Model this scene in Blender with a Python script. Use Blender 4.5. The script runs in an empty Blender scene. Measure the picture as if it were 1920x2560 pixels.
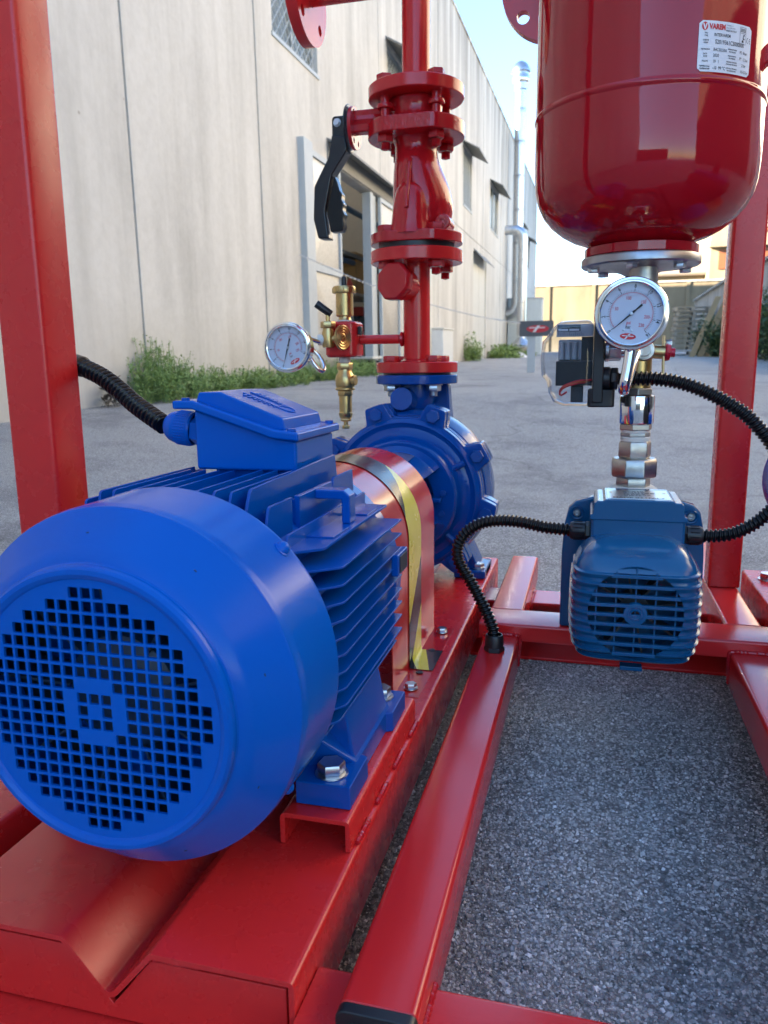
import bpy, bmesh, math, random
from mathutils import Vector, Matrix
from mathutils.geometry import delaunay_2d_cdt
random.seed(7)
V = Vector; PI = math.pi; R = math.radians
sc = bpy.context.scene
col = sc.collection

# ------------------------------------------------------------------ camera
# world axes: X across the skid, Y along it (away from the camera), Z up;
# the camera stands at the origin, the asphalt is 0.515 m below it
cam_data = bpy.data.cameras.new('camera')
cam = bpy.data.objects.new('camera', cam_data); col.objects.link(cam)
cam.matrix_world = Matrix(((0.966851,-0.037616,0.252555,0),
    (0.255120,0.183490,-0.949339,0),
    (-0.010631,0.982302,0.187004,0),
    (0,0,0,1)))
cam_data.sensor_fit = 'VERTICAL'; cam_data.sensor_height = 36.0; cam_data.sensor_width = 27.0
cam_data.lens = 1935.0 / 2560.0 * 36.0
cam_data.clip_start = 0.02; cam_data.clip_end = 600.0
cam_data.dof.use_dof = True; cam_data.dof.focus_distance = 0.80; cam_data.dof.aperture_fstop = 13.0
sc.camera = cam

# ------------------------------------------------------------------ light
SUN_EL = R(18.0)
SUN_AZ = R(-118.0)           # compass-like: 0 = +Y, positive towards +X; the sun stands left and a little behind
sun_dir = V((math.sin(SUN_AZ)*math.cos(SUN_EL), math.cos(SUN_AZ)*math.cos(SUN_EL), math.sin(SUN_EL)))
world = bpy.data.worlds.new('World'); sc.world = world; world.use_nodes = True
wn = world.node_tree; wn.nodes.clear()
sky = wn.nodes.new('ShaderNodeTexSky'); sky.sky_type = 'NISHITA'; sky.sun_disc = False
sky.sun_elevation = SUN_EL; sky.sun_rotation = SUN_AZ; sky.air_density = 1.0; sky.dust_density = 0.1; sky.ozone_density = 3.2
bg = wn.nodes.new('ShaderNodeBackground'); bg.inputs['Strength'].default_value = 0.088
wo = wn.nodes.new('ShaderNodeOutputWorld')
wn.links.new(sky.outputs[0], bg.inputs[0]); wn.links.new(bg.outputs[0], wo.inputs[0])
sl = bpy.data.lights.new('sun', 'SUN'); sl.energy = 5.0; sl.angle = R(0.55); sl.color = (1.0, 0.88, 0.70)
so = bpy.data.objects.new('sun', sl); col.objects.link(so)
so.rotation_euler = (-sun_dir).to_track_quat('-Z', 'Y').to_euler(); so.location = (-20, -4, 12)
sc.view_settings.view_transform = 'Standard'; sc.view_settings.look = 'None'
sc.view_settings.exposure = 3.1; sc.view_settings.gamma = 1.0
try: sc.view_settings.use_curve_mapping = False
except Exception: pass
sc.cycles.max_bounces = 10; sc.cycles.transparent_max_bounces = 16

# ------------------------------------------------------------------ helpers
class M:
    """collects shapes, build() links them as ONE mesh object"""
    def __init__(s): s.v = []; s.f = []
    def add(s, vs, fs):
        o = len(s.v); s.v += [tuple(p) for p in vs]; s.f += [tuple(i+o for i in f) for f in fs]; return s
    def box(s, x0, x1, y0, y1, z0, z1):
        vs = [(x, y, z) for z in (z0, z1) for y in (y0, y1) for x in (x0, x1)]
        return s.add(vs, [(0,2,3,1),(4,5,7,6),(0,1,5,4),(2,6,7,3),(0,4,6,2),(1,3,7,5)])
    def lathe(s, prof, o, ax, n=40, a0=0.0, a1=2*PI, ref=None):
        """prof: list of (radius, distance along ax); a radius of 0 closes the end"""
        o = V(o); ax = V(ax).normalized()
        u = V(ref) if ref else (V((0,0,1)) if abs(ax.z) < .9 else V((1,0,0)))
        u = (u - ax*u.dot(ax)).normalized(); w = ax.cross(u)
        full = abs(a1-a0-2*PI) < 1e-6; m = n if full else n+1
        vs = []; idx = []
        for r, h in prof:
            if r <= 1e-7: idx.append([len(vs)]); vs.append(o+ax*h)
            else:
                idx.append(list(range(len(vs), len(vs)+m)))
                for k in range(m):
                    a = a0+(a1-a0)*k/n; vs.append(o+ax*h+(u*math.cos(a)+w*math.sin(a))*r)
        fs = []
        for A, B in zip(idx[:-1], idx[1:]):
            for k in range(n):
                k2 = (k+1) % m
                if len(A) == 1 and len(B) == 1: continue
                if len(A) == 1: fs.append((A[0], B[k2], B[k]))
                elif len(B) == 1: fs.append((A[k], A[k2], B[0]))
                else: fs.append((A[k], A[k2], B[k2], B[k]))
        if not full and prof[0] == prof[-1]:          # close the two cut ends of a sector
            fs.append(tuple(i[0] for i in idx[:-1])); fs.append(tuple(i[-1] for i in reversed(idx[:-1])))
        return s.add(vs, fs)
    def cyl(s, p0, p1, r, r1=None, n=32):
        p0 = V(p0); p1 = V(p1); d = p1-p0; L = d.length
        return s.lathe([(0,0),(r,0),(r if r1 is None else r1, L),(0,L)], p0, d, n)
    def hexa(s, p, ax, af, h, n=6, rot=0.0, cham=True):
        """n-sided nut or bolt head, af = size across the corners / 2"""
        p = V(p); ax = V(ax).normalized(); u = V((0,0,1)) if abs(ax.z) < .9 else V((1,0,0))
        u = (u-ax*u.dot(ax)).normalized(); w = ax.cross(u)
        c = h*.14 if cham else 0
        rings = [(af*.93, 0), (af, c), (af, h-c), (af*.93, h)] if cham else [(af,0),(af,h)]
        vs = []; fs = []
        for r, t in rings:
            for k in range(n):
                a = 2*PI*k/n+rot; vs.append(p+ax*t+(u*math.cos(a)+w*math.sin(a))*r)
        m = len(rings)
        for j in range(m-1):
            for k in range(n): fs.append((j*n+k, j*n+(k+1)%n, (j+1)*n+(k+1)%n, (j+1)*n+k))
        fs.append(tuple(reversed(range(n)))); fs.append(tuple(range((m-1)*n, m*n)))
        return s.add(vs, fs)
    def prism(s, pts, plane, a, b):
        """polygon pts in plane XY, XZ or YZ, extruded from a to b on the third axis"""
        n = len(pts)
        def P(p, t):
            return (p[0], p[1], t) if plane == 'XY' else ((p[0], t, p[1]) if plane == 'XZ' else (t, p[0], p[1]))
        vs = [P(p, a) for p in pts]+[P(p, b) for p in pts]
        fs = [tuple(range(n)), tuple(reversed(range(n, 2*n)))]
        fs += [(k, k+n, (k+1)%n+n, (k+1)%n) for k in range(n)]
        return s.add(vs, fs)
    def tube(s, pts, r, n=16, caps=True, rib=None):
        """sweep a circle along pts; rib = (pitch, depth) gives a helical corrugation"""
        pts = [V(p) for p in pts]; m = len(pts)
        tan = [(pts[min(i+1,m-1)]-pts[max(i-1,0)]).normalized() for i in range(m)]
        u = V((0,0,1)) if abs(tan[0].z) < .9 else V((1,0,0))
        vs = []; L = 0.0
        for i in range(m):
            if i: L += (pts[i]-pts[i-1]).length
            u = (u-tan[i]*u.dot(tan[i])).normalized(); w = tan[i].cross(u)
            for k in range(n):
                a = 2*PI*k/n
                rr = r[i] if isinstance(r, (list, tuple)) else r
                if rib:
                    ph = (L/rib[0]+k/n) % 1.0
                    q = abs(ph-.5)*2          # 1 on the crest, 0 in the valley
                    rr -= rib[1]*(1-min(1.0, max(0.0, (q-.30)/.45))**.8 if q > .30 else 1.0)
                vs.append(pts[i]+(u*math.cos(a)+w*math.sin(a))*rr)
        fs = [(i*n+k, i*n+(k+1)%n, (i+1)*n+(k+1)%n, (i+1)*n+k) for i in range(m-1) for k in range(n)]
        if caps: fs += [tuple(reversed(range(n))), tuple(range((m-1)*n, m*n))]
        return s.add(vs, fs)
    def mesh(s, name, mat, ang=38):
        me = bpy.data.meshes.new(name); me.from_pydata(s.v, [], s.f)
        bm = bmesh.new(); bm.from_mesh(me); bmesh.ops.recalc_face_normals(bm, faces=bm.faces[:])
        bm.to_mesh(me); bm.free()
        if mat: me.materials.append(mat)
        if ang:
            me.polygons.foreach_set('use_smooth', [True]*len(me.polygons))
            me.set_sharp_from_angle(angle=R(ang))
        return me
    def build(s, name, mat, parent=None, bevel=0, seg=2, ang=38, solid=0, label=None):
        o = bpy.data.objects.new(name, s.mesh(name, mat, ang)); col.objects.link(o)
        if solid:
            md = o.modifiers.new('solid', 'SOLIDIFY'); md.thickness = solid; md.offset = 0
        if bevel:
            md = o.modifiers.new('bevel', 'BEVEL'); md.width = bevel; md.segments = seg
            md.limit_method = 'ANGLE'; md.angle_limit = R(40); md.harden_normals = bool(ang)
        adopt(o, parent)
        if label: o['label'] = label
        return o
def adopt(o, parent):
    if parent is not None:
        o.parent = parent; o.matrix_parent_inverse = wmat(parent).inverted()
def wmat(o):
    m = o.matrix_basis.copy()
    return m if o.parent is None else wmat(o.parent) @ o.matrix_parent_inverse @ m
def thing(name, label, cat, loc=(0,0,0), group=None):
    o = bpy.data.objects.new(name, None); col.objects.link(o); o.location = loc
    o.empty_display_size = .05
    return tag(o, label, cat, group)
def tag(o, label, cat, group=None, kind=None):
    if label: o['label'] = label
    if cat: o['category'] = cat
    if group: o['group'] = group
    if kind: o['kind'] = kind
    return o
def put(name, me, loc, parent=None, rot=(0,0,0), scale=1.0):
    """an object of its own that shares mesh data"""
    o = bpy.data.objects.new(name, me); col.objects.link(o)
    o.location = loc; o.rotation_euler = rot
    o.scale = (scale,)*3 if not isinstance(scale, (tuple, list)) else scale
    adopt(o, parent); return o
def rrect(u0, u1, v0, v1, r, n=4):
    pts = []
    for cx, cy, a in ((u1-r, v1-r, 0), (u0+r, v1-r, 90), (u0+r, v0+r, 180), (u1-r, v0+r, 270)):
        for k in range(n+1):
            t = R(a+90*k/n); pts.append((cx+r*math.cos(t), cy+r*math.sin(t)))
    return pts
def fillet(pts, r, n=4):
    """round the inner corners of an open polyline"""
    out = [V(pts[0])]
    for i in range(1, len(pts)-1):
        p = V(pts[i]); a = (V(pts[i-1])-p); b = (V(pts[i+1])-p)
        a.normalize(); b.normalize(); h = a.angle(b)/2; d = min(r/math.tan(h), .45*min((V(pts[i-1])-p).length, (V(pts[i+1])-p).length))
        q0 = p+a*d; q1 = p+b*d
        for k in range(n+1):
            t = k/n; out.append(q0*(1-t)**2+p*2*t*(1-t)+q1*t*t)
    out.append(V(pts[-1])); return out
def sheet(poly, t):
    """closed outline of a folded sheet: poly offset by t to its right"""
    n = len(poly); off = []
    for i in range(n):
        a = poly[max(i-1,0)]; b = poly[min(i+1,n-1)]; d = (b-a).normalized()
        off.append(poly[i]+V((d.y, -d.x))*t)
    return list(poly)+off[::-1]
def smooth_path(pts, step):
    """Catmull-Rom through pts, sampled about every step"""
    P = [V(p) for p in pts]; P = [P[0]*2-P[1]]+P+[P[-1]*2-P[-2]]; out = []
    for i in range(1, len(P)-2):
        a, b, c, d = P[i-1:i+3]; m = max(2, int((c-b).length/step))
        for k in range(m):
            t = k/m
            out.append(.5*((2*b)+(c-a)*t+(2*a-5*b+4*c-d)*t*t+(3*b-a-3*c+d)*t**3))
    out.append(P[-2]); return out
def cut_plate(outer, holes):
    """flat plate with holes -> (verts2d, faces)"""
    vs = []; es = []
    for loop in [outer]+holes:
        o = len(vs); vs += [V(p) for p in loop]; es += [(o+k, o+(k+1)%len(loop)) for k in range(len(loop))]
    r = delaunay_2d_cdt(vs, es, [], 0, 1e-6)
    def inside(p, L):
        c = False
        for k in range(len(L)):
            a, b = L[k], L[k-1]
            if (a[1] > p[1]) != (b[1] > p[1]) and p[0] < (b[0]-a[0])*(p[1]-a[1])/(b[1]-a[1])+a[0]: c = not c
        return c
    boxes = [(min(q[0] for q in h), max(q[0] for q in h), min(q[1] for q in h), max(q[1] for q in h)) for h in holes]
    fs = []
    for f in r[2]:
        c = sum((r[0][i] for i in f), V((0,0)))/len(f)
        if not inside(c, outer): continue
        if any(b[0] <= c.x <= b[1] and b[2] <= c.y <= b[3] and inside(c, h) for b, h in zip(boxes, holes)): continue
        fs.append(tuple(f))
    return [tuple(p) for p in r[0]], fs
def text_mesh(s, size, align='CENTER', bold=0.0, sx=1.0):
    """flat lettering from the built-in font as (verts, faces) in the XY plane"""
    cu = bpy.data.curves.new('t', 'FONT'); cu.body = s; cu.size = size; cu.align_x = align; cu.align_y = 'CENTER'
    cu.offset = bold; cu.resolution_u = 2
    o = bpy.data.objects.new('t', cu); col.objects.link(o)
    dg = bpy.context.evaluated_depsgraph_get()
    me = bpy.data.meshes.new_from_object(o.evaluated_get(dg))
    vs = [(v.co.x*sx, v.co.y) for v in me.vertices]; fs = [tuple(p.vertices) for p in me.polygons]
    bpy.data.objects.remove(o); bpy.data.curves.remove(cu); bpy.data.meshes.remove(me)
    return vs, fs

# ------------------------------------------------------------------ materials
def nt(name):
    m = bpy.data.materials.new(name); m.use_nodes = True; t = m.node_tree; b = t.nodes['Principled BSDF']
    return m, t, b
def noise(t, scale, detail=4, rough=.55, coord='Object', stretch=None):
    tc = t.nodes.new('ShaderNodeTexCoord'); n = t.nodes.new('ShaderNodeTexNoise')
    n.inputs['Scale'].default_value = scale; n.inputs['Detail'].default_value = detail; n.inputs['Roughness'].default_value = rough
    if stretch:
        mp = t.nodes.new('ShaderNodeMapping'); mp.inputs['Scale'].default_value = stretch
        t.links.new(tc.outputs[coord], mp.inputs[0]); t.links.new(mp.outputs[0], n.inputs['Vector'])
    else: t.links.new(tc.outputs[coord], n.inputs['Vector'])
    return n
def ramp(t, src, stops):
    r = t.nodes.new('ShaderNodeValToRGB'); e = r.color_ramp.elements
    while len(e) < len(stops): e.new(.5)
    for k, (p, c) in enumerate(stops):
        e[k].position = p; e[k].color = (*c, 1) if len(c) == 3 else c
    t.links.new(src, r.inputs[0]); return r
def mix(t, fac, a, b, mode='MIX'):
    m = t.nodes.new('ShaderNodeMix'); m.data_type = 'RGBA'; m.blend_type = mode
    def setin(s, v):
        if hasattr(v, 'is_linked') or hasattr(v, 'links'): t.links.new(v, s)
        else: s.default_value = (*v, 1) if isinstance(v, tuple) and len(v) == 3 else v
    setin(m.inputs[0], fac); setin(m.inputs[6], a); setin(m.inputs[7], b)
    return m.outputs[2]
def bump(t, b, src, strength, dist=.001):
    n = t.nodes.new('ShaderNodeBump'); n.inputs['Strength'].default_value = strength; n.inputs['Distance'].default_value = dist
    t.links.new(src, n.inputs['Height']); t.links.new(n.outputs[0], b.inputs['Normal']); return n
def plain(name, c, rough=.5, metal=0.0, coat=0.0, spec=.5, coat_rough=.05):
    m, t, b = nt(name); b.inputs['Base Color'].default_value = (*c, 1); b.inputs['Roughness'].default_value = rough
    b.inputs['Metallic'].default_value = metal; b.inputs['Specular IOR Level'].default_value = spec
    b.inputs['Coat Weight'].default_value = coat; b.inputs['Coat Roughness'].default_value = coat_rough
    return m
def paint(name, c, rough, peel=.1, scale=260, dirt=.12, coat=0.0, dist=.0006, spec=.5):
    """enamel: orange peel, slight hue drift, dust specks that dull the gloss"""
    m, t, b = nt(name)
    n1 = noise(t, 9, 5); r1 = ramp(t, n1.outputs[0], [(.35, tuple(x*.93 for x in c)), (.7, c)])
    n3 = noise(t, 420, 2); d = ramp(t, n3.outputs[0], [(.70, (0,0,0)), (.78, (1,1,1))])
    dm = t.nodes.new('ShaderNodeMath'); dm.operation = 'MULTIPLY'; dm.inputs[1].default_value = dirt; t.links.new(d.outputs[0], dm.inputs[0])
    t.links.new(mix(t, dm.outputs[0], r1.outputs[0], (.35,.30,.28)), b.inputs['Base Color'])
    n2 = noise(t, scale, 2); bump(t, b, n2.outputs[0], peel, dist)
    b.inputs['Specular IOR Level'].default_value = spec
    nr = noise(t, 30, 4); mr = t.nodes.new('ShaderNodeMapRange'); mr.inputs['To Min'].default_value = rough*.8; mr.inputs['To Max'].default_value = rough*1.3
    t.links.new(nr.outputs[0], mr.inputs[0]); t.links.new(mr.outputs[0], b.inputs['Roughness'])
    b.inputs['Coat Weight'].default_value = coat; b.inputs['Coat Roughness'].default_value = .06
    return m
def metal(name, c, rough, cast=0.0, scale=300, var=.25):
    m, t, b = nt(name); b.inputs['Metallic'].default_value = 1.0
    n1 = noise(t, 35, 5); r1 = ramp(t, n1.outputs[0], [(.3, tuple(x*(1-var) for x in c)), (.7, c)]); t.links.new(r1.outputs[0], b.inputs['Base Color'])
    n2 = noise(t, scale, 3); mr = t.nodes.new('ShaderNodeMapRange'); mr.inputs['To Min'].default_value = rough*.7; mr.inputs['To Max'].default_value = rough*1.4
    t.links.new(n2.outputs[0], mr.inputs[0]); t.links.new(mr.outputs[0], b.inputs['Roughness'])
    if cast: bump(t, b, n2.outputs[0], cast, .0006)
    return m
RED = paint('red_enamel', (.64,.020,.020), .19, .11, 300, .03)
REDS = paint('red_satin_enamel', (.66,.022,.021), .26, .11, 330, .03)
REDT = paint('red_gloss_tank', (.40,.006,.014), .05, .035, 90, .03, 0.0, .0012)
REDV = paint('red_cast_enamel', (.50,.010,.015), .13, .35, 120, .05, 0.0, .0012)
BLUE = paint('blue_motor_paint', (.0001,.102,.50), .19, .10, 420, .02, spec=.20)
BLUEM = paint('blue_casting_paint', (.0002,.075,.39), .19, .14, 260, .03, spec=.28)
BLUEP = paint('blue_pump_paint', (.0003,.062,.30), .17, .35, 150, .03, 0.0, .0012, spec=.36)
NAVY = paint('dark_blue_paint', (.006,.092,.225), .19, .10, 200, .06)
BLK = plain('black_plastic', (.012,.012,.014), .38)
BLKG = plain('black_gloss_plastic', (.006,.006,.007), .20, 0, 0, .32)
BLKP = paint('black_paint', (.010,.010,.013), .22, .1, 300, .05)
CHROME = metal('polished_steel', (.86,.85,.84), .09, 0, 60, .06)
STEEL = metal('zinc_steel', (.62,.65,.70), .30, .05)
NICKEL = metal('nickel_plated_brass', (.58,.55,.50), .38, .35, 160)
BRASS = metal('brass', (.66,.46,.20), .30, .05, 220)
GREYC = metal('grey_cast_flange', (.42,.43,.46), .34, .2)
TAPE = paint('thread_seal_tape', (.72,.69,.62), .7, .6, 120, .3)
CREAM = paint('bare_pump_casting', (.62,.58,.50), .5, .4, 150, .3)
DIAL = plain('white_dial', (.56,.61,.70), .4)
INK = plain('black_ink', (.015,.015,.018), .5)
REDINK = plain('red_ink', (.62,.03,.04), .5)
YEL = paint('yellow_tape', (.80,.66,.06), .25, .03)
TAPEB = paint('black_tape', (.03,.03,.03), .22, .03)
DARK = plain('dark_inside', (.02,.03,.04), .6)
WHITEL = plain('white_sticker', (.78,.78,.80), .4)
SILVERL = metal('silver_nameplate', (.80,.82,.84), .3)
def clear(name, tint, refl=.06, rough=.03):
    """thin clear pane: transparent with a fresnel reflection"""
    m = bpy.data.materials.new(name); m.use_nodes = True; t = m.node_tree; t.nodes.clear()
    out = t.nodes.new('ShaderNodeOutputMaterial'); tr = t.nodes.new('ShaderNodeBsdfTransparent'); gl = t.nodes.new('ShaderNodeBsdfGlossy')
    tr.inputs[0].default_value = (*tint, 1); gl.inputs['Roughness'].default_value = rough
    fr = t.nodes.new('ShaderNodeLayerWeight'); fr.inputs[0].default_value = .5; mx = t.nodes.new('ShaderNodeMixShader')
    pw = t.nodes.new('ShaderNodeMath'); pw.operation = 'POWER'; pw.inputs[1].default_value = 2.6; t.links.new(fr.outputs['Facing'], pw.inputs[0])
    ad = t.nodes.new('ShaderNodeMath'); ad.operation = 'MULTIPLY_ADD'; ad.inputs[1].default_value = .70; ad.inputs[2].default_value = refl
    t.links.new(pw.outputs[0], ad.inputs[0]); t.links.new(ad.outputs[0], mx.inputs[0])
    t.links.new(tr.outputs[0], mx.inputs[1]); t.links.new(gl.outputs[0], mx.inputs[2]); t.links.new(mx.outputs[0], out.inputs[0])
    return m
GLASS = clear('gauge_glass', (.97,.98,1.0), .03)
CLEAR = clear('clear_plastic_cover', (.78,.82,.87), .05, .05)
# ================================================================== ground
ALPHA = R(1.15)                       # the yard climbs gently away from the camera
RA = Matrix.Rotation(ALPHA, 4, 'X')
tilted = []
def tilt(o): tilted.append(o); return o
def ground_z(x, y):
    pl = -.385+math.tan(ALPHA)*y
    d = math.hypot((x-.1)*.8, (y-.9)*.8); s = 1-min(1.0, max(0.0, (d-1.3)/3.6)); s = s*s*(3-2*s)
    return pl*(1-s)+(-.515)*s
def asphalt():
    m, t, b = nt('asphalt')
    tc = t.nodes.new('ShaderNodeTexCoord')
    vo = t.nodes.new('ShaderNodeTexVoronoi'); vo.inputs['Scale'].default_value = 270; t.links.new(tc.outputs['Object'], vo.inputs['Vector'])
    vo2 = t.nodes.new('ShaderNodeTexVoronoi'); vo2.inputs['Scale'].default_value = 620; t.links.new(tc.outputs['Object'], vo2.inputs['Vector'])
    sep = t.nodes.new('ShaderNodeSeparateColor'); t.links.new(vo.outputs['Color'], sep.inputs[0])
    stone = ramp(t, sep.outputs[0], [(0, (.18,.175,.165)), (.45, (.38,.37,.355)), (.8, (.58,.565,.54)), (1, (.86,.85,.83))])
    edge = ramp(t, vo.outputs['Distance'], [(.25, (1,1,1)), (.62, (.50,.50,.51))])
    c1 = mix(t, 1.0, stone.outputs[0], edge.outputs[0], 'MULTIPLY')
    big = noise(t, .55, 6, .6); dust = ramp(t, big.outputs[0], [(.42, (0,0,0)), (.66, (1,1,1))])
    mid = noise(t, 6, 5, .65); dm = t.nodes.new('ShaderNodeMath'); dm.operation = 'MULTIPLY'; t.links.new(dust.outputs[0], dm.inputs[0]); t.links.new(mid.outputs[0], dm.inputs[1])
    dm2 = t.nodes.new('ShaderNodeMath'); dm2.operation = 'MULTIPLY_ADD'; dm2.inputs[1].default_value = .95; dm2.inputs[2].default_value = .10; t.links.new(dm.outputs[0], dm2.inputs[0])
    dustc = ramp(t, noise(t, 90, 4).outputs[0], [(.3, (.36,.345,.32)), (.7, (.52,.50,.47))])
    c2 = mix(t, dm2.outputs[0], c1, dustc.outputs[0])
    st = noise(t, 1.7, 5, .7); stn = ramp(t, st.outputs[0], [(.32, (.62,.62,.64)), (.5, (1,1,1))])
    wv = noise(t, 2.5, 4); wm0 = t.nodes.new('ShaderNodeVectorMath'); wm0.operation = 'MULTIPLY_ADD'; wm0.inputs[1].default_value = (.5,.5,0); t.links.new(wv.outputs['Color'], wm0.inputs[0]); t.links.new(tc.outputs['Object'], wm0.inputs[2])
    vc = t.nodes.new('ShaderNodeTexVoronoi'); vc.feature = 'DISTANCE_TO_EDGE'; vc.inputs['Scale'].default_value = .55; t.links.new(wm0.outputs[0], vc.inputs['Vector'])
    ck = ramp(t, vc.outputs['Distance'], [(.0015, (.6,.6,.58)), (.005, (1,1,1))])
    c3 = mix(t, 1.0, c2, stn.outputs[0], 'MULTIPLY')
    t.links.new(mix(t, .75, c3, ck.outputs[0], 'MULTIPLY'), b.inputs['Base Color'])
    b.inputs['Roughness'].default_value = .68
    ma = t.nodes.new('ShaderNodeMath'); ma.operation = 'ADD'; t.links.new(vo.outputs['Distance'], ma.inputs[0]); t.links.new(vo2.outputs['Distance'], ma.inputs[1])
    inv = t.nodes.new('ShaderNodeMath'); inv.operation = 'MULTIPLY'; inv.inputs[1].default_value = -1; t.links.new(ma.outputs[0], inv.inputs[0])
    bump(t, b, inv.outputs[0], .7, .0024)
    return m
ASPH = asphalt()
xs = sorted(set([-90,-60,-40,-25,-15,-10]+[-8+.4*k for k in range(0, 46)]+[12,16,24,40,70,110]))
ys = sorted(set([-90,-60,-40,-25,-15,-8,-5]+[-3+.4*k for k in range(0, 40)]+[14,17,20,25,30,40,55,75,110,160,240,340]))
vs = [(x, y, ground_z(x, y)) for y in ys for x in xs]; n = len(xs)
fs = [(j*n+i, j*n+i+1, (j+1)*n+i+1, (j+1)*n+i) for j in range(len(ys)-1) for i in range(n-1)]
gnd = M().add(vs, fs).build('ground', ASPH, None, ang=80); gnd['kind'] = 'structure'

# loose angular stones that stand out of the worn asphalt around the skid, as real pieces
import numpy as np
def chippings():
    rg = np.random.default_rng(5); n = 62000
    x = rg.uniform(-.20,.36,n); y = rg.uniform(.30,1.36,n); s = np.clip(rg.lognormal(-6.72,.34,n), .0007, .0032)
    cube = np.array([(a,b,c) for c in (-1,1) for b in (-1,1) for a in (-1,1)], float)
    v = cube[None]*rg.uniform(.55,1.0,(n,8,3)); v[:,:,2] *= rg.uniform(.35,.65,n)[:,None]
    q = rg.normal(size=(n,4)); q[:,1:3] *= .45; q /= np.linalg.norm(q,axis=1)[:,None]; w,a,b,c = q.T
    Rm = np.stack([1-2*(b*b+c*c),2*(a*b-c*w),2*(a*c+b*w),2*(a*b+c*w),1-2*(a*a+c*c),2*(b*c-a*w),2*(a*c-b*w),2*(b*c+a*w),1-2*(a*a+b*b)],1).reshape(n,3,3)
    v = np.einsum('nij,nkj->nki', Rm, v)*s[:,None,None]
    v[:,:,0] += x[:,None]; v[:,:,1] += y[:,None]; v[:,:,2] += (-.515+s*.02)[:,None]
    f = np.array([(0,2,3,1),(4,5,7,6),(0,1,5,4),(2,6,7,3),(0,4,6,2),(1,3,7,5)])
    F = (f[None]+(np.arange(n)*8)[:,None,None]).reshape(-1,4)
    me = bpy.data.meshes.new('asphalt_chippings'); me.from_pydata(v.reshape(-1,3).tolist(), [], F.tolist())
    at = me.attributes.new('tone', 'FLOAT', 'POINT'); at.data.foreach_set('value', np.repeat(rg.random(n),8).astype(np.float32))
    m, t, b_ = nt('stone_chippings'); an = t.nodes.new('ShaderNodeAttribute'); an.attribute_name = 'tone'
    r = ramp(t, an.outputs['Fac'], [(0,(.12,.116,.108)),(.4,(.36,.35,.33)),(.75,(.56,.54,.51)),(.92,(.70,.68,.65)),(1,(.88,.87,.85))]); t.links.new(r.outputs[0], b_.inputs['Base Color']); b_.inputs['Roughness'].default_value = .55
    me.materials.append(m); o = bpy.data.objects.new('asphalt_chippings', me); col.objects.link(o)
    return tag(o, 'loose grey stone chippings in the asphalt under the red skid', 'gravel', kind='stuff')
chippings()

# ================================================================== warehouse
def concrete(name, c, streak=.22, scale=1.0):
    m, t, b = nt(name)
    n1 = noise(t, 1.1*scale, 6, .62, stretch=(1, 1, .35)); n2 = noise(t, 1.5*scale, 6, .66, stretch=(1, 1.4, .07)); n3 = noise(t, 14*scale, 6, .7)
    r1 = ramp(t, n1.outputs[0], [(.3, tuple(x*.80 for x in c)), (.5, c), (.75, tuple(min(1, x*1.13) for x in c))])
    r2 = ramp(t, n2.outputs[0], [(.34, (.46,.45,.42)), (.56, (1,1,1))])
    m1 = mix(t, streak, r1.outputs[0], r2.outputs[0], 'MULTIPLY')
    tc = t.nodes.new('ShaderNodeTexCoord'); sp_ = t.nodes.new('ShaderNodeSeparateXYZ'); t.links.new(tc.outputs['Object'], sp_.inputs[0])
    # grime that washed down from the coping
    mr = t.nodes.new('ShaderNodeMapRange'); mr.inputs['From Min'].default_value = 4.6; mr.inputs['From Max'].default_value = 9.0; t.links.new(sp_.outputs['Z'], mr.inputs[0])
    gr_ = t.nodes.new('ShaderNodeMath'); gr_.operation = 'MULTIPLY'; t.links.new(mr.outputs[0], gr_.inputs[0])
    r4 = ramp(t, n2.outputs[0], [(.40, (1,1,1)), (.62, (.15,.15,.15))]); t.links.new(r4.outputs[0], gr_.inputs[1])
    m2 = mix(t, gr_.outputs[0], m1, (.20,.185,.165))
    vch = t.nodes.new('ShaderNodeTexVoronoi'); vch.inputs['Scale'].default_value = 1.6; t.links.new(tc.outputs['Object'], vch.inputs['Vector'])
    chip = ramp(t, vch.outputs['Distance'], [(.012, (1,1,1)), (.030, (0,0,0))]); m2 = mix(t, chip.outputs[0], m2, (.22,.18,.13))
    ft = t.nodes.new('ShaderNodeMapRange'); ft.inputs['From Min'].default_value = .45; ft.inputs['From Max'].default_value = -.45; t.links.new(sp_.outputs['Z'], ft.inputs[0])
    fm = t.nodes.new('ShaderNodeMath'); fm.operation = 'MULTIPLY'; t.links.new(ft.outputs[0], fm.inputs[0]); fr4 = ramp(t, n1.outputs[0], [(.38, (0,0,0)), (.66, (.75,.75,.75))]); t.links.new(fr4.outputs[0], fm.inputs[1])
    m2 = mix(t, fm.outputs[0], m2, (.30,.255,.19))
    r3 = ramp(t, n3.outputs[0], [(.36, (.80,.79,.77)), (.6, (1,1,1))])
    t.links.new(mix(t, .35, m2, r3.outputs[0], 'MULTIPLY'), b.inputs['Base Color'])
    b.inputs['Roughness'].default_value = .85; bump(t, b, n3.outputs[0], .35, .004)
    return m
CONC = concrete('weathered_concrete', (.60,.582,.54), .34); CONC2 = concrete('old_wall_concrete', (.46,.43,.38), .9); CONC3 = concrete('tan_render', (.20,.155,.095), .35)
GALV = metal('galvanised_sheet', (.50,.50,.49), .45, .15, 40); ZINC = metal('bright_duct_steel', (.56,.58,.61), .28, .05, 30, .1)
GREYM = paint('grey_frame_paint', (.42,.46,.48), .45, .05); DKGREY = paint('dark_canopy', (.20,.20,.19), .6, .1)
WINM = plain('dusty_window_glass', (.16,.18,.17), .25)
wh = thing('warehouse', 'long beige concrete panel warehouse along the left side of the yard', 'building', (-3.7, 12, -.6)); tilt(wh)
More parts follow.
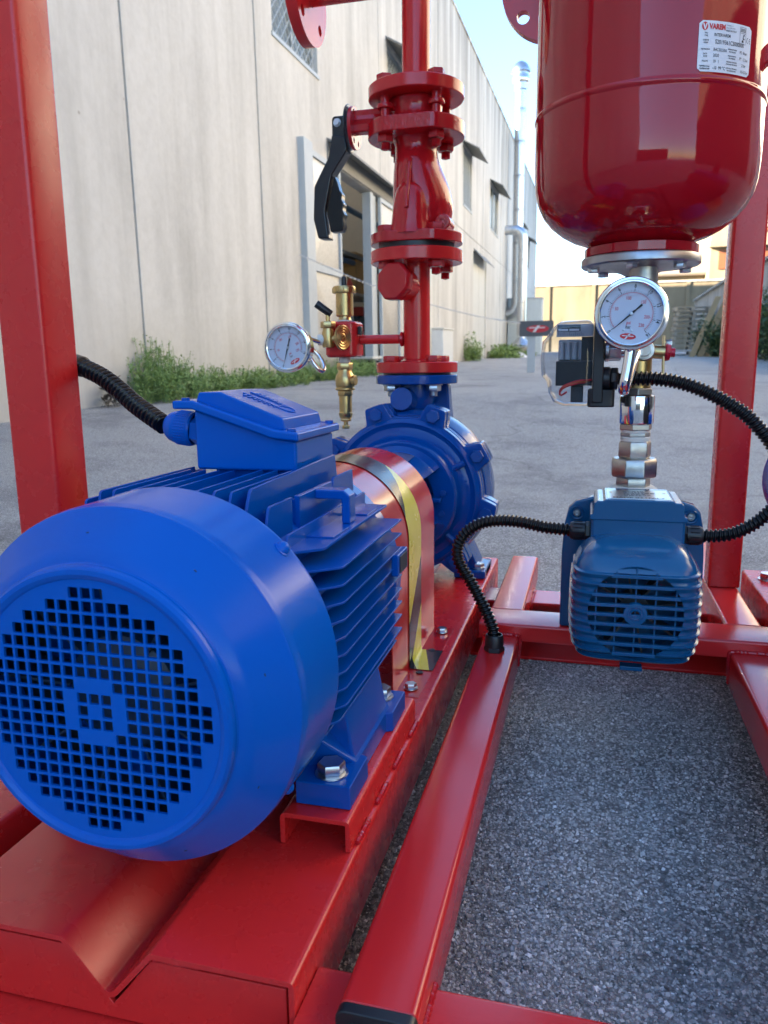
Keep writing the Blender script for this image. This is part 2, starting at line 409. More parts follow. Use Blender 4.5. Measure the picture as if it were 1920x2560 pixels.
WX = -3.6
openings = [(9.93,14.76,-.9,2.53), (8.95,10.47,3.50,5.00), (14.20,15.72,3.62,5.12), (22.45,24.02,3.89,5.42), (24.45,27.42,-.9,2.88), (28.3,30.7,4.06,5.55), (37.4,39.2,4.1,5.6), (44.0,45.8,4.2,5.7)]
def wall_cells(y0, y1, z0, z1):
    yc = sorted({y0, y1}|{y for o in openings for y in o[:2] if y0 < y < y1}); zc = sorted({z0, z1}|{z for o in openings for z in o[2:] if z0 < z < z1})
    for a, b in zip(yc[:-1], yc[1:]):
        for c, d in zip(zc[:-1], zc[1:]):
            my, mz = (a+b)/2, (c+d)/2
            if not any(o[0] < my < o[1] and o[2] < mz < o[3] for o in openings): yield a, b, c, d
pitch = 2.58; J0 = 5.87
for k in range(-12, 18):
    y0 = J0+pitch*k+.012; y1 = min(J0+pitch*(k+1)-.012, 51.0)
    dx = random.uniform(-.006, .006)
    for za, zb in (((-1.2, 20.0),) if y0 < 17 else ((-1.2, 3.18), (3.196, 20.0))):
        cells = list(wall_cells(y0, y1, za, zb)); comp = []
        for ce in cells:                # pieces that touch along an edge belong together
            tch = [g_ for g_ in comp if any(min(ce[1],q_[1])-max(ce[0],q_[0]) > -1e-6 and min(ce[3],q_[3])-max(ce[2],q_[2]) > -1e-6 and (min(ce[1],q_[1])-max(ce[0],q_[0]) > 1e-6 or min(ce[3],q_[3])-max(ce[2],q_[2]) > 1e-6) for q_ in g_)]
            new = [ce]
            for g_ in tch: new += g_; comp.remove(g_)
            comp.append(new)
        for g_ in comp:
            m = M()
            for a, b, c, d in g_: m.box(WX-.20+dx, WX+dx, a, b, c, d)
            m.v = [(x, y, 7.55+.031*y if z > 15 else z) for x, y, z in m.v]
            m.build('wall_panel', CONC, wh, 0, ang=0)
# coping, rear wall, roof with an added light opening and end wall close the volume
M().box(-9.6,-9.4,-26,51,-1.2,6.5).build('rear_wall', CONC2, wh, ang=0)
# coping, roof slab and end wall close the volume
cp_ = M(); cp_.add([(WX+.03,-26,6.80),(WX+.03,51.1,9.19),(WX-.30,51.1,9.19),(WX-.30,-26,6.80),(WX+.03,-26,6.745),(WX+.03,51.1,9.135),(WX-.30,51.1,9.135),(WX-.30,-26,6.745)], [(0,1,2,3),(7,6,5,4),(0,4,5,1),(1,5,6,2),(2,6,7,3),(3,7,4,0)])
cp_.build('coping', CONC, wh, ang=0)
def roof_piece(y0, y1, x0=-9.5, x1=WX-.2, name='roof', mat=None):
    z = lambda y: 6.6+(y+26)*2.3/77
    return M().add([(x1,y0,z(y0)),(x1,y1,z(y1)),(x0,y1,z(y1)),(x0,y0,z(y0))], [(0,1,2,3)]).build(name, mat or CONC2, wh, ang=0, solid=.1)
roof_piece(-26, 8.9); roof_piece(17.1, 51); roof_piece(8.9, 17.1, -9.5, -8.2); roof_piece(8.95, 17.05, -8.15, WX-.25, 'added_skylight', GLASS)  # roof left open under an added clear pane to light the doorway room
M().box(-9.5,WX-.2,50.8,51.0,-1.2,8.85).build('end_wall', CONC, wh, ang=0)
# windows
for k, o in enumerate(openings):
    if k in (0, 4): continue
    y0, y1, z0, z1 = o
    w = M()
    for a in ((y0,y0+.05,z0,z1),(y1-.05,y1,z0,z1),(y0+.05,y1-.05,z0,z0+.06),(y0+.05,y1-.05,z1-.05,z1),((y0+y1)/2-.02,(y0+y1)/2+.02,z0+.06,z1-.05)): w.box(WX-.10,WX-.05,*a)
    win = w.build('window', GREYM, wh, ang=0)
    M().box(WX-.09,WX-.08,y0+.02,y1-.02,z0+.02,z1-.02).build('pane', WINM, win, ang=0)
    if k in (1, 2, 3):
        lt = M(); s = .16; n_ = int((y1-y0+z1-z0)/s)
        for i in range(-n_, n_):
            for sg in (1, -1):
                a = V((y0+i*s, z0)); d = V((1, sg)); 
                if sg < 0: a = V((y0+i*s, z1))
                t0 = max(0, y0-a.x); t1 = min(z1-z0, y1-a.x)
                if t1 > t0+.05:
                    p, q_ = a+d*t0, a+d*t1; lt.tube([(WX-.045,p.x,p.y),(WX-.045,q_.x,q_.y)], .008, 4)
        lt.build('lattice', GREYM, win, ang=0)
    M().box(WX-.10,WX+.02,y0-.03,y1+.03,z0-.05,z0-.005).build('sill', GREYM, win, ang=0)
def canopy(y0, y1, z, out, drop, name='canopy', mat=DKGREY, t=.03):
    M().add([(WX-.02,y0,z),(WX-.02,y1,z),(WX+out,y1,z-drop),(WX+out,y0,z-drop),(WX-.02,y0,z+t),(WX-.02,y1,z+t),(WX+out,y1,z-drop+t),(WX+out,y0,z-drop+t)], [(3,2,1,0),(4,5,6,7),(0,1,5,4),(1,2,6,5),(2,3,7,6),(3,0,4,7)]).build(name, mat, wh, ang=0)
for o in (openings[2], openings[3], openings[5], openings[6], openings[7]): canopy(o[0]-.12, o[1]+.15, o[3]+.07, .46, .26)
canopy(10.75, 14.72, 2.80, .22, .10)
M().box(WX-.15,WX+.02,10.75,14.72,2.54,2.78).build('door_header', DKGREY, wh, ang=0)
canopy(24.55, 27.3, 2.95, .30, .35)
# sliding doors of galvanised sheet with diagonal creases
def leaf(y0, y1, z0, z1, x, fr=GREYM):
    m = M()
    for a in ((y0,y0+.07,z0,z1),(y1-.07,y1,z0,z1),(y0+.07,y1-.07,z0,z0+.08),(y0+.07,y1-.07,z1-.07,z1),(y0+.07,y1-.07,(z0+z1)/2-.05,(z0+z1)/2+.05)): m.box(x,x+.05,*a)
    d = m.build('door_leaf', fr, wh, ang=0)
    for za, zb in ((z0+.08,(z0+z1)/2-.05),((z0+z1)/2+.05,z1-.07)):
        ym, zm = (y0+y1)/2, (za+zb)/2
        M().add([(x+.02,y0+.07,za),(x+.02,y1-.07,za),(x+.02,y1-.07,zb),(x+.02,y0+.07,zb),(x+.048,ym,zm)], [(0,1,4),(1,2,4),(2,3,4),(3,0,4)]).build('door_sheet', GALV, d, ang=0)
    return d
leaf(9.95, 11.16, -.36, 2.50, WX+.01); leaf(13.35, 14.72, -.36, 2.50, WX+.01)
M().box(WX-.06,WX+.09,9.62,9.93,-.36,2.56).build('door_jamb', GREYM, wh, ang=0)
M().box(WX-.12,WX+.02,12.86,13.02,-.36,2.50).build('door_jamb', GREYM, wh, ang=0); M().box(WX-.12,WX-.02,13.16,13.33,-.36,2.50).build('door_jamb', GREYM, wh, ang=0)
PALED = paint('pale_door_paint', (.58,.58,.54), .5, .05)
d3 = M().box(WX-.08,WX-.03,24.47,25.92,-.38,2.86).build('door_leaf', PALED, wh, ang=0); M().box(WX-.08,WX-.03,25.95,27.40,-.38,2.86).build('door_leaf', PALED, wh, ang=0)
# room behind the open door
TAN = paint('tan_interior', (.66,.52,.32), .8, .05); DKIN = paint('dark_interior', (.30,.23,.15), .8, .05)
rm = M(); rm.box(-8.2,-8.1,9.0,17.0,-.4,7.5); rm.build('room_back_wall', TAN, wh, ang=0)
M().box(-8.2,WX-.2,17.0,17.1,-.4,7.7).build('room_side_wall', TAN, wh, ang=0); M().box(-8.2,WX-.2,8.9,9.0,-.4,7.5).build('room_side_wall', TAN, wh, ang=0)
M().box(-8.2,WX-.01,9.0,17.0,-.46,-.40).build('room_floor', CONC2, wh, ang=0)
M().box(-6.0,-5.9,13.2,17.0,-.4,3.1).build('partition', TAN, wh, ang=0)
for z in (1.55, 2.45): M().cyl((-4.3,9.0,z),(-4.3,17.0,z), .05, n=12).build('ceiling_pipe', plain('blue_pipe', (.02,.07,.16), .4), wh)
M().box(-4.6,-4.2,9.0,17.0,1.62,1.68).build('ceiling_beam', DKGREY, wh, ang=0)
sh = thing('shelf_unit', 'pale metal shelf standing inside the open warehouse door', 'shelf', (-4.6,14.6,-.4)); tilt(sh)
PALE = paint('pale_shelf', (.45,.42,.35), .6, .05)
for z in (-.32, .28, .95): M().box(-4.9,-4.15,13.6,15.8,z,z+.05).build('shelf_board', PALE, sh, ang=0)
for x in (-4.9,-4.2):
    for y in (13.6,15.75): M().box(x,x+.05,y,y+.05,-.40,1.0).build('upright', PALE, sh, ang=0)
M().box(-4.7,-4.2,13.8,15.0,-.27,.24).build('back_panel', PALE, sh, ang=0)
bxs = M().box(-4.85,-4.25,14.2,15.3,1.003,1.75).build('cardboard_box', paint('cardboard', (.46,.27,.10), .8, .05), None, .01); tilt(tag(bxs, 'brown cardboard box on the shelf inside the doorway', 'box'))
rbx = M().lathe([(0,0),(.06,0),(.06,.16),(.03,.20),(.03,.24),(0,.24)], (-4.25,13.78,1.003), (0,0,1), 16).build('red_can', plain('red_can', (.5,.06,.03), .4), None); tilt(tag(rbx, 'small red can at the edge of the shelf in the doorway', 'can'))
tl = thing('toolbox', 'dark tools with red lid lying on the middle shelf in the doorway', 'toolbox', (-4.3,14.3,.333)); tilt(tl)
M().box(-4.5,-4.16,14.0,15.2,.333,.60).build('case', DARK, tl, .02); M().box(-4.45,-4.16,14.3,14.8,.602,.78).build('red_lid', plain('red_tool', (.45,.03,.02), .4), tl, .03)
ct = thing('cart', 'low white cart with a black castor in the doorway', 'cart', (-3.75,13.05,-.40)); tilt(ct)
M().box(-4.3,-3.5,12.55,13.15,-.16,-.12).build('platform', PALED, ct, .01)
for x, y in ((-3.6,12.7),(-3.6,13.05),(-4.2,12.7),(-4.2,13.05)): M().cyl((x,y-.02,-.28),(x,y+.02,-.28), .10, n=20).build('wheel', BLK, ct)
# flue and duct on the facade
ch = thing('chimney_flue', 'tall shiny steel flue with a conical cap rising above the roof', 'chimney', (-3.15,34,-.1)); tilt(ch)
cx, cy = -3.16, 34.0
M().lathe([(.21,1.9),(.21,10.0)], (cx,cy,0), (0,0,1), 32).build('flue_pipe', ZINC, ch)
for z in (2.6,4.1,5.4,6.7,8.0,9.2): M().lathe([(.21,0),(.23,.01),(.23,.05),(.21,.06),(.21,.12),(.225,.13),(.225,.16),(.21,.17)], (cx,cy,z), (0,0,1), 32).build('collar', ZINC, ch)
M().lathe([(.21,10.0),(.26,10.03),(.26,10.25),(.22,10.28),(.34,10.32),(.35,10.36),(.35,10.46),(.32,10.50),(.32,10.62),(.39,10.66),(.38,10.74),(.26,10.95),(.13,11.05),(0,11.08)], (cx,cy,0), (0,0,1), 32).build('cap', ZINC, ch)
M().tube(smooth_path([(cx,cy,1.95),(cx,cy,1.75),(cx-.15,cy,1.45),(cx-.42,cy,1.32)], .06), .21, 24).build('bend', ZINC, ch)
dc = thing('exhaust_duct', 'shiny steel duct bending out of the wall and down to a cowl', 'duct', (-2.87,33.2,-.1)); tilt(dc)
M().tube(smooth_path([(-3.70,33.2,4.62),(-3.3,33.2,4.62),(-3.05,33.2,4.58),(-2.90,33.2,4.42),(-2.87,33.2,4.15),(-2.87,33.2,3.5),(-2.87,33.2,.45)], .07), .185, 28).build('duct_pipe', ZINC, dc)
for z in (.9,1.75,2.6,3.45): M().lathe([(.185,0),(.20,.01),(.20,.05),(.185,.06)], (-2.87,33.2,z), (0,0,1), 32).build('collar', ZINC, dc)
M().lathe([(.155,.5),(.18,.42),(.42,.20),(.44,.16),(.10,.14)], (-2.87,33.2,-.10), (0,0,1), 32).build('cowl', ZINC, dc)
M().box(-3.5,-2.6,32.9,33.6,-.36,-.02).build('plinth', CONC2, dc, ang=0)
cab = thing('metal_cabinet', 'pale blue grey metal cabinet standing behind the ducts', 'cabinet', (-2.8,34.8,-.4)); tilt(cab)
M().box(-3.56,-2.12,34.3,35.2,-.35,1.98).build('body', paint('pale_blue_cabinet', (.50,.56,.58), .4, .05), cab, .02); M().box(-3.58,-2.10,34.28,35.22,1.98,2.03).build('roof_plate', GREYM, cab)
M().box(-2.86,-2.84,34.285,34.3,-.3,1.95).build('door_gap', DARK, cab, ang=0)
wb = thing('meter_box', 'white plastic meter box against the wall beyond the door', 'box', (-3.45,18.6,-.42)); tilt(wb)
M().box(-3.62,-3.33,18.0,19.35,-.42,.42).build('body', paint('white_box_plastic', (.66,.68,.68), .4, .03), wb, .02); M().box(-3.63,-3.31,17.98,19.37,.42,.46).build('lid', PALED, wb, .008)
# chain with a small sign hung across the yard
ps0 = V((-3.55,9.45,1.16)); pe0 = V((-1.06,12.02,.345)); nl = 118
cn = thing('chain', 'grey steel chain sagging from the warehouse wall to the sign', 'chain', ps0); tilt(cn)
lm = M()
for i in range(nl):
    t = (i+.5)/nl; p = ps0.lerp(pe0, t)+V((0,0,-.30*4*t*(1-t)*.42)); d = (pe0-ps0).normalized(); u = V((0,0,1)) if i % 2 else d.cross(V((0,0,1))).normalized()
    lm.tube([p+d*.022*math.cos(2*PI*k/10)+u*.0095*math.sin(2*PI*k/10) for k in range(11)], .0034, 5, False)
lm.build('links', STEEL, cn)
sg = thing('chain_sign', 'dark grey sign with a red oval emblem hanging on the chain', 'sign', (-.74,12.05,-.15)); tilt(sg)
SX0, SX1, SZ0, SZ1 = -1.07, -.57, .150, .375
M().prism(rrect(SX0,SX1,SZ0,SZ1,.02), 'XZ', 12.03, 12.045).build('board', plain('dark_sign', (.075,.08,.09), .5), sg)
M().prism([(-.80+.165*math.cos(2*PI*k/36), .258+.052*math.sin(2*PI*k/36)) for k in range(36)], 'XZ', 12.024, 12.028).build('emblem', plain('sign_red', (.48,.02,.03), .5), sg)
em = M(); em.prism([(-.875,.211),(-.835,.211),(-.765,.306),(-.805,.306)], 'XZ', 12.018, 12.022); em.prism([(-.93,.268),(-.70,.268),(-.69,.282),(-.92,.282)], 'XZ', 12.0175, 12.0215)
em.build('emblem_stroke', plain('sign_white', (.62,.62,.62), .5), sg, ang=0)
M().box(-.95,-.83,12.046,12.07,-.42,.17).build('post', GREYM, sg)
# wall and house that close the yard
fw = thing('yard_end_wall', 'tall stained concrete wall closing the far end of the yard', 'wall', (2,58,-.6)); tilt(fw)
M().box(-6,9,58,58.3,-.6,4.15).build('wall_body', CONC3, fw, ang=0); M().box(-6,9,57.9,58.4,4.15,4.25).build('coping', CONC2, fw, ang=0)
for x in (-3.3,-.2,2.9,6.0): M().box(x,x+.25,57.9,58.0,-.6,4.15).build('pier', CONC3, fw, ang=0)
rw = thing('retaining_wall', 'grey streaked concrete retaining wall on the right side of the yard', 'wall', (4.2,26,-.6)); tilt(rw)
M().add([(4.1,9,-.6),(4.1,36,-.6),(4.1,36,1.75),(4.1,28,1.95),(4.1,9,2.05),(4.4,9,-.6),(4.4,36,-.6),(4.4,36,1.75),(4.4,28,1.95),(4.4,9,2.05)], [(0,1,2,3,4),(9,8,7,6,5),(0,5,6,1),(1,6,7,2),(2,7,8,3),(3,8,9,4),(4,9,5,0)]).build('wall_body', CONC2, rw, ang=0)
M().add([(4.02,9,2.06),(4.02,28,1.96),(4.02,36,1.76),(4.5,36,1.76),(4.5,28,1.96),(4.5,9,2.06),(4.02,9,2.14),(4.02,28,2.04),(4.02,36,1.84),(4.5,36,1.84),(4.5,28,2.04),(4.5,9,2.14)], [(0,1,4,5),(1,2,3,4),(11,10,7,6),(10,9,8,7),(0,6,7,1),(1,7,8,2),(2,8,9,3),(3,9,10,4),(4,10,11,5),(5,11,6,0)]).build('coping', CONC2, rw, ang=0)
hs = thing('house', 'cream house with wooden shutters above the retaining wall', 'house', (8.6,47,-.5)); tilt(hs)
CREAMW = concrete('cream_render', (.25,.195,.12), .15); WOOD = paint('orange_brown_wood', (.22,.07,.025), .5, .1); SHUT = paint('pale_shutter', (.24,.25,.20), .5, .05)
M().box(5.6,16,44.0,52,-.5,9.0).build('wall', CREAMW, hs, ang=0)
M().box(6.35,9.0,43.90,43.99,5.45,7.6).build('window', WOOD, hs, ang=0)
for k in range(9): M().box(6.62,7.42,43.84,43.895,5.62+.21*k,5.78+.21*k).build('shutter_slat', SHUT, hs, ang=0)
for k in range(9): M().box(7.58,8.8,43.84,43.895,5.62+.21*k,5.78+.21*k).build('shutter_slat', SHUT, hs, ang=0)
M().box(5.5,16.1,43.55,44.0,4.75,5.05).build('ledge', CREAMW, hs, ang=0)
M().box(6.0,16,43.93,43.995,3.7,4.65).build('board_band', WOOD, hs, ang=0); M().box(7.25,7.33,43.88,43.93,3.7,4.65).build('post', DKGREY, hs, ang=0)
M().add([(5.0,43.3,9.0),(16.6,43.3,9.0),(16.6,48,10.6),(5.0,48,10.6),(5.0,52.7,9.0),(16.6,52.7,9.0)], [(0,1,2,3),(3,2,5,4)]).build('roof', WOOD, hs, ang=0, solid=.2)
an = thing('house_annex', 'sunlit cream outbuilding left of the house', 'house', (3.8,46.5,-.5)); tilt(an)
M().box(2.4,5.55,45.5,51,-.5,3.6).build('wall', CREAMW, an, ang=0)
M().add([(2.2,45.2,3.6),(5.59,45.2,3.6),(5.59,48.2,5.4),(2.2,48.2,5.4),(5.59,51.3,3.6),(2.2,51.3,3.6)], [(0,1,2,3),(3,2,4,5)]).build('roof', paint('pale_tiles', (.22,.18,.14), .8, .3, 12), an, ang=0, solid=.12)
# stacked pallets
PALM = paint('grey_pallet_wood', (.34,.31,.25), .85, .3, 40)
bd_l = M().box(-.60,.60,-.05,.05,0,.022).mesh('board', PALM, 0); st_m = M().box(-.05,.05,-.40,.40,0,.09).mesh('stringer', PALM, 0)
pz = ground_z(3.2,30)/1.0-math.tan(ALPHA)*30
for k in range(10):
    z = pz+.02+.165*k; a = random.uniform(-.05,.05); ox = random.uniform(-.06,.06)
    pt = thing('pallet', ('lowest', 'second lowest', 'third', 'fourth', 'fifth', 'sixth', 'seventh', 'eighth', 'second highest', 'topmost')[k]+' grey wooden pallet in the stack by the retaining wall', 'pallet', (3.30+ox,29.6,z), 'stacked pallets'); tilt(pt)
    for y in (-.35,-.17,0,.17,.35): put('board', bd_l, (3.30+ox,29.6+y,z+.112), pt, (0,0,0))
    for y in (-.35,0,.35): put('board', bd_l, (3.30+ox,29.6+y,z), pt)
    for x in (-.55,0,.55): put('stringer', st_m, (3.30+ox+x,29.6,z+.0222), pt)
PLK = paint('weathered_tan_wood', (.42,.30,.16), .8, .3, 30)
for k, (x, w) in enumerate(((2.86,.17),(3.10,.19),(3.33,.17))):
    zz = ground_z(x, 26)-math.tan(ALPHA)*26; ya, yb_ = 25.8+.12*k, 26.3+.12*k; xt = x+.72
    q_ = [(x,ya,zz),(x+w,ya,zz),(xt+w,yb_,zz+1.80-.12*k),(xt,yb_,zz+1.80-.12*k)]
    p = M().add(q_+[(a, b+.05, c) for a, b, c in q_], [(0,1,2,3),(7,6,5,4),(0,4,5,1),(1,5,6,2),(2,6,7,3),(3,7,4,0)]).build('plank', PLK, None, ang=0)
    tilt(tag(p, ('leftmost','middle','rightmost')[k]+' of the tan planks leaning against the retaining wall', 'plank', 'leaning planks'))
# ---- plants
def leafm(name, c1, c2, tr=.35):
    m, t, b = nt(name); n1 = noise(t, 9, 3); n1b = noise(t, 60, 2)
    r1 = ramp(t, n1.outputs[0], [(.3, c1), (.7, c2)]); r2 = ramp(t, n1b.outputs[0], [(.3, (.6,.6,.6)), (.7, (1.15,1.15,1.0))])
    t.links.new(mix(t, 1.0, r1.outputs[0], r2.outputs[0], 'MULTIPLY'), b.inputs['Base Color']); b.inputs['Roughness'].default_value = .5
    return m
LEAF = leafm('weed_leaf', (.14,.25,.055), (.32,.43,.14)); LEAFD = leafm('bush_leaf', (.05,.10,.035), (.12,.18,.065)); DRY = leafm('dry_leaf', (.07,.055,.045), (.16,.13,.10))
def leaf_quad(m, p, d, up, l, w):
    s = d.cross(up)
    if s.length < 1e-4: s = V((1,0,0))
    s.normalize(); q_ = p+d*l*.5
    m.add([p, q_+s*w*.5-up*0, p+d*l, q_-s*w*.5], [(0,1,2,3)])
def plant(m, base, h, spread, nst, lf, lw):
    for i in range(nst):
        a = random.uniform(0, 2*PI); lean = random.uniform(0, spread); hh = h*random.uniform(.5, 1.0)
        tip = base+V((math.cos(a)*lean, math.sin(a)*lean, hh)); b0 = base+V((random.uniform(-.4,.4)*spread, random.uniform(-.4,.4)*spread, 0))
        m.tube([b0, b0.lerp(tip, .5)+V((0,0,.04*h)), tip], .0022, 3, False)
        for j in range(int(10+18*hh)):
            t = random.uniform(.12, 1.0); p = b0.lerp(tip, t)+V((random.gauss(0,.012), random.gauss(0,.012), 0))
            d = V((random.gauss(0,1), random.gauss(0,1), random.uniform(-.2,.9))).normalized()
            leaf_quad(m, p, d, V((random.gauss(0,.4), random.gauss(0,.4), 1)).normalized(), lf*random.uniform(.6,1.3), lw*random.uniform(.6,1.3))
def gl(x, y): return ground_z(x, y)-math.tan(ALPHA)*y
wm_ = M()
for i in range(240):
    y = 5.45+random.random()**1.15*7.0; x = WX+.04+abs(random.gauss(0,.20)); hh = (.38 if y < 6.3 else .27)*random.uniform(.55,1.25)*(1.25 if 5.6 < y < 6.1 or 8.4 < y < 9.2 else 1)*(1.0-.5*min(1,(x-WX)/.6))
    plant(wm_, V((x, y, gl(x, y)-.01)), hh, .11, 9, .035, .016)
wd = wm_.build('weeds', LEAF, None, ang=0); tilt(tag(wd, 'green weeds growing along the foot of the warehouse wall', 'weeds', kind='stuff'))
wm_ = M()
for i in range(90):
    y = random.uniform(27.6,33.5); x = WX+.05+abs(random.gauss(0,.55)); plant(wm_, V((x, y, gl(x, y)-.02)), random.uniform(.2,.55)*(1 if x < WX+.7 else .5), .25, 7, .10, .05)
for i in range(14):
    y = random.uniform(21.9,23.9); x = WX+.05+abs(random.gauss(0,.18)); plant(wm_, V((x, y, gl(x, y)-.02)), random.uniform(.35,.95), .2, 7, .09, .04)
wd = wm_.build('weeds', LEAF, None, ang=0); tilt(tag(wd, 'green weeds at the wall near the ducts far down the yard', 'weeds', kind='stuff'))
dw = M(); plant(dw, V((WX+.10,5.16,gl(WX,5.16)-.01)), .26, .16, 9, .06, .03)
tilt(tag(dw.build('dry_weed', DRY, None, ang=0), 'small dried brown weed at the wall beside the left post', 'plant'))
for k, (x, y, r_, h_) in enumerate(((3.75,26.9,.45,1.35),(3.62,25.2,.40,.95),(3.75,20.6,.55,1.4),(3.75,18.4,.6,1.6),(3.62,28.2,.35,1.25))):
    b_ = thing('bush', ('green bush behind the leaning planks','low green bush under the leaning planks','dark green bush right of the post','tall dark green bush at the right border','slim green bush between planks and pallets')[k], 'bush', (x,y,gl(x,y))); tilt(b_)
    st = M(); fo = M(); base = V((x, y, gl(x,y)))
    for i in range(14):
        a = random.uniform(0, 2*PI); tip = base+V((math.cos(a)*r_*random.uniform(.3,1), math.sin(a)*r_*random.uniform(.3,1), h_*random.uniform(.5,.95)))
        st.tube([base, base.lerp(tip,.5)+V((0,0,.1)), tip], .012, 4, False)
        for j in range(170):
            t = random.uniform(.1,1.05); p = base.lerp(tip, t)+V((random.gauss(0,.11), random.gauss(0,.11), random.gauss(0,.09)))
            leaf_quad(fo, p, V((random.gauss(0,1), random.gauss(0,1), random.gauss(.2,.7))).normalized(), V((random.gauss(0,.5), random.gauss(0,.5), 1)).normalized(), .11*random.uniform(.6,1.3), .055*random.uniform(.6,1.3))
    st.build('stems', DRY, b_, ang=0); fo.build('foliage', LEAFD, b_, ang=0)
pp = M(); pb_ = V((-2.55,29.2,gl(-2.55,29.2)))
pp.add([pb_+V(q_) for q_ in ((-.22,-.1,0),(.2,-.12,0),(.3,.1,0),(-.2,.15,0),(-.05,0,.22),(.12,.02,.15))], [(0,1,5,4),(1,2,5),(2,3,4,5),(3,0,4)])
tilt(tag(pp.build('paper_scrap', plain('white_paper', (.7,.7,.7), .7), None, ang=0), 'crumpled white paper on the ground by the far weeds', 'litter'))
# unseen building across the yard, added for warm bounce light and reflections
ob = thing('unseen_opposite_warehouse', 'unseen cream rendered warehouse on the right, outside the picture', 'building', (9,15,-.8)); tilt(ob)
OCHRE = concrete('cream_facade_render', (.70,.63,.51), .1); BROWN = concrete('added_brown_cladding', (.15,.105,.075), .2)
M().box(8.2,22,5.0,36,-1.5,9.3).build('wall', OCHRE, ob, ang=0); M().box(8.1,22.1,4.9,36.1,9.3,9.45).build('coping', CONC2, ob, ang=0)
for k in range(2): M().box(8.15,8.2,7+9*k,10.5+9*k,-.6,3.4).build('gate', GALV, ob, ang=0)
sd = thing('added_brown_shed', 'added dark brown shed on the right behind the viewer, outside the picture', 'building', (8.5,0,-.8)); tilt(sd)  # unseen, added to keep right-facing sides and reflections dark
M().box(7.6,20,-6.0,4.8,-1.5,7.0).build('wall', BROWN, sd, ang=0); M().box(7.5,20.1,-6.1,4.85,7.0,7.15).build('coping', DKGREY, sd, ang=0)
bw = M().box(-3.5,7.5,-20.3,-20.0,-1.5,2.4).build('added_boundary_wall', BROWN, None, ang=0); tilt(tag(bw, 'added dark boundary wall far behind the viewer, outside the picture', 'wall'))  # unseen, added to cut the bright horizon out of reflections
for o in (hs, an):                  # both stand well behind the end of the warehouse, in the sun
    o.location = o.location*1.38; o.scale = (1.38,)*3
for o in tilted:
    o.location = RA @ o.location; o.rotation_euler.x += ALPHA
# ================================================================== the skid
GZ = -0.515
def sq_y(m, x0, x1, z0, z1, ya, yb, r=.005): return m.prism(rrect(x0, x1, z0, z1, r), 'XZ', ya, yb)
def sq_x(m, y0, y1, z0, z1, xa, xb, r=.005): return m.prism(rrect(y0, y1, z0, z1, r), 'YZ', xa, xb)
def sq_z(m, x0, x1, y0, y1, za, zb, r=.005): return m.prism(rrect(x0, x1, y0, y1, r), 'XY', za, zb)
HEX = M().hexa((0,0,0), (0,0,1), 1.0, 1.0).mesh('bolt_head', None, 30)
def hexmesh(name, mat, washer=True, stud=False):
    """bolt head on a washer, radius 1 across the corners, pointing to +Z"""
    m = M()
    if washer: m.lathe([(0,0),(1.18,0),(1.2,.03),(1.18,.12),(0,.12)], (0,0,0), (0,0,1), 24)
    m.hexa((0,0,.12 if washer else 0), (0,0,1), 1.0, .78)
    if stud:
        pr = [(0,.8)]
        for k in range(6): pr += [(.56, .85+k*.13), (.50, .85+k*.13+.065)]
        m.lathe(pr+[(0,1.7)], (0,0,0), (0,0,1), 16)
    return m.mesh(name, mat, 32)
B_STEEL = hexmesh('bolt', STEEL); B_BLUE = hexmesh('bolt', BLUEM, False); B_PUMP = hexmesh('bolt', BLUEP, False)
B_RED = hexmesh('bolt', REDV, False); N_RED = hexmesh('nut', REDV, False, True); N_STEEL = hexmesh('nut', STEEL, True, True)
DN = (PI, 0, 0)                         # pointing down

skid = thing('skid_frame', 'red welded steel skid of square tubes carrying the pumps on the asphalt', 'frame', (0.05, .95, GZ))
# longitudinal rails
rail = sq_y(M(), -.137, -.087, -.437, -.387, .394, 1.079).build('rail', RED, skid, .0012)
sq_y(M(), .195, .245, -.437, -.387, .394, 1.079).build('rail', RED, skid, .0012)
sq_y(M(), -.137, -.087, -.420, -.3705, 1.151, 1.492).build('rail', RED, skid, .0012)
sq_y(M(), .1985, .2485, -.420, -.3705, 1.151, 1.70).build('rail', RED, skid, .0012)
sq_y(M(), -.545, -.482, -.437, -.387, .43, 1.50).build('rail', REDS, skid, .0012)
# black plug in the near end of the tube
pl = M(); pl.prism(rrect(-.1375, -.0865, -.4375, -.3875, .006), 'XZ', .386, .3945); pl.prism(rrect(-.130,-.094,-.430,-.394,.004), 'XZ', .3845, .3865)
pl.build('end_cap', BLK, skid, .0012)
M().prism(rrect(.1945, .2455, -.4375, -.3865, .006), 'XZ', .386, .3945).build('end_cap', BLK, skid, .0012)
# weld bead where the rails meet the raised cross bar
def bead(path, r, name='weld', parent=skid):
    p = smooth_path(path, .0015); rr = [r*(.8+.35*abs(math.sin(i*1.1))+.15*random.random()) for i in range(len(p))]
    return M().tube(p, rr, 8).build(name, REDV, parent)
for x in (-.137, .195):
    bead([(x+.001,1.0765,-.432),(x-.001,1.0765,-.392),(x+.004,1.0765,-.386),(x+.025,1.0765,-.3855),(x+.046,1.0765,-.386),(x+.051,1.0765,-.392),(x+.049,1.0765,-.432)], .0026)
# raised folded cross bar carrying the small pump
cb = fillet([V((1.077,-.3935)), V((1.077,-.370)), V((1.150,-.370)), V((1.150,-.3935))], .004)
M().prism(sheet(cb, .004), 'YZ', -.1445, .40).build('cross_bar', RED, skid, .0008)
M().box(-.137,-.087, 1.081,1.146,-.420,-.3945).build('spacer', RED, skid, .001)
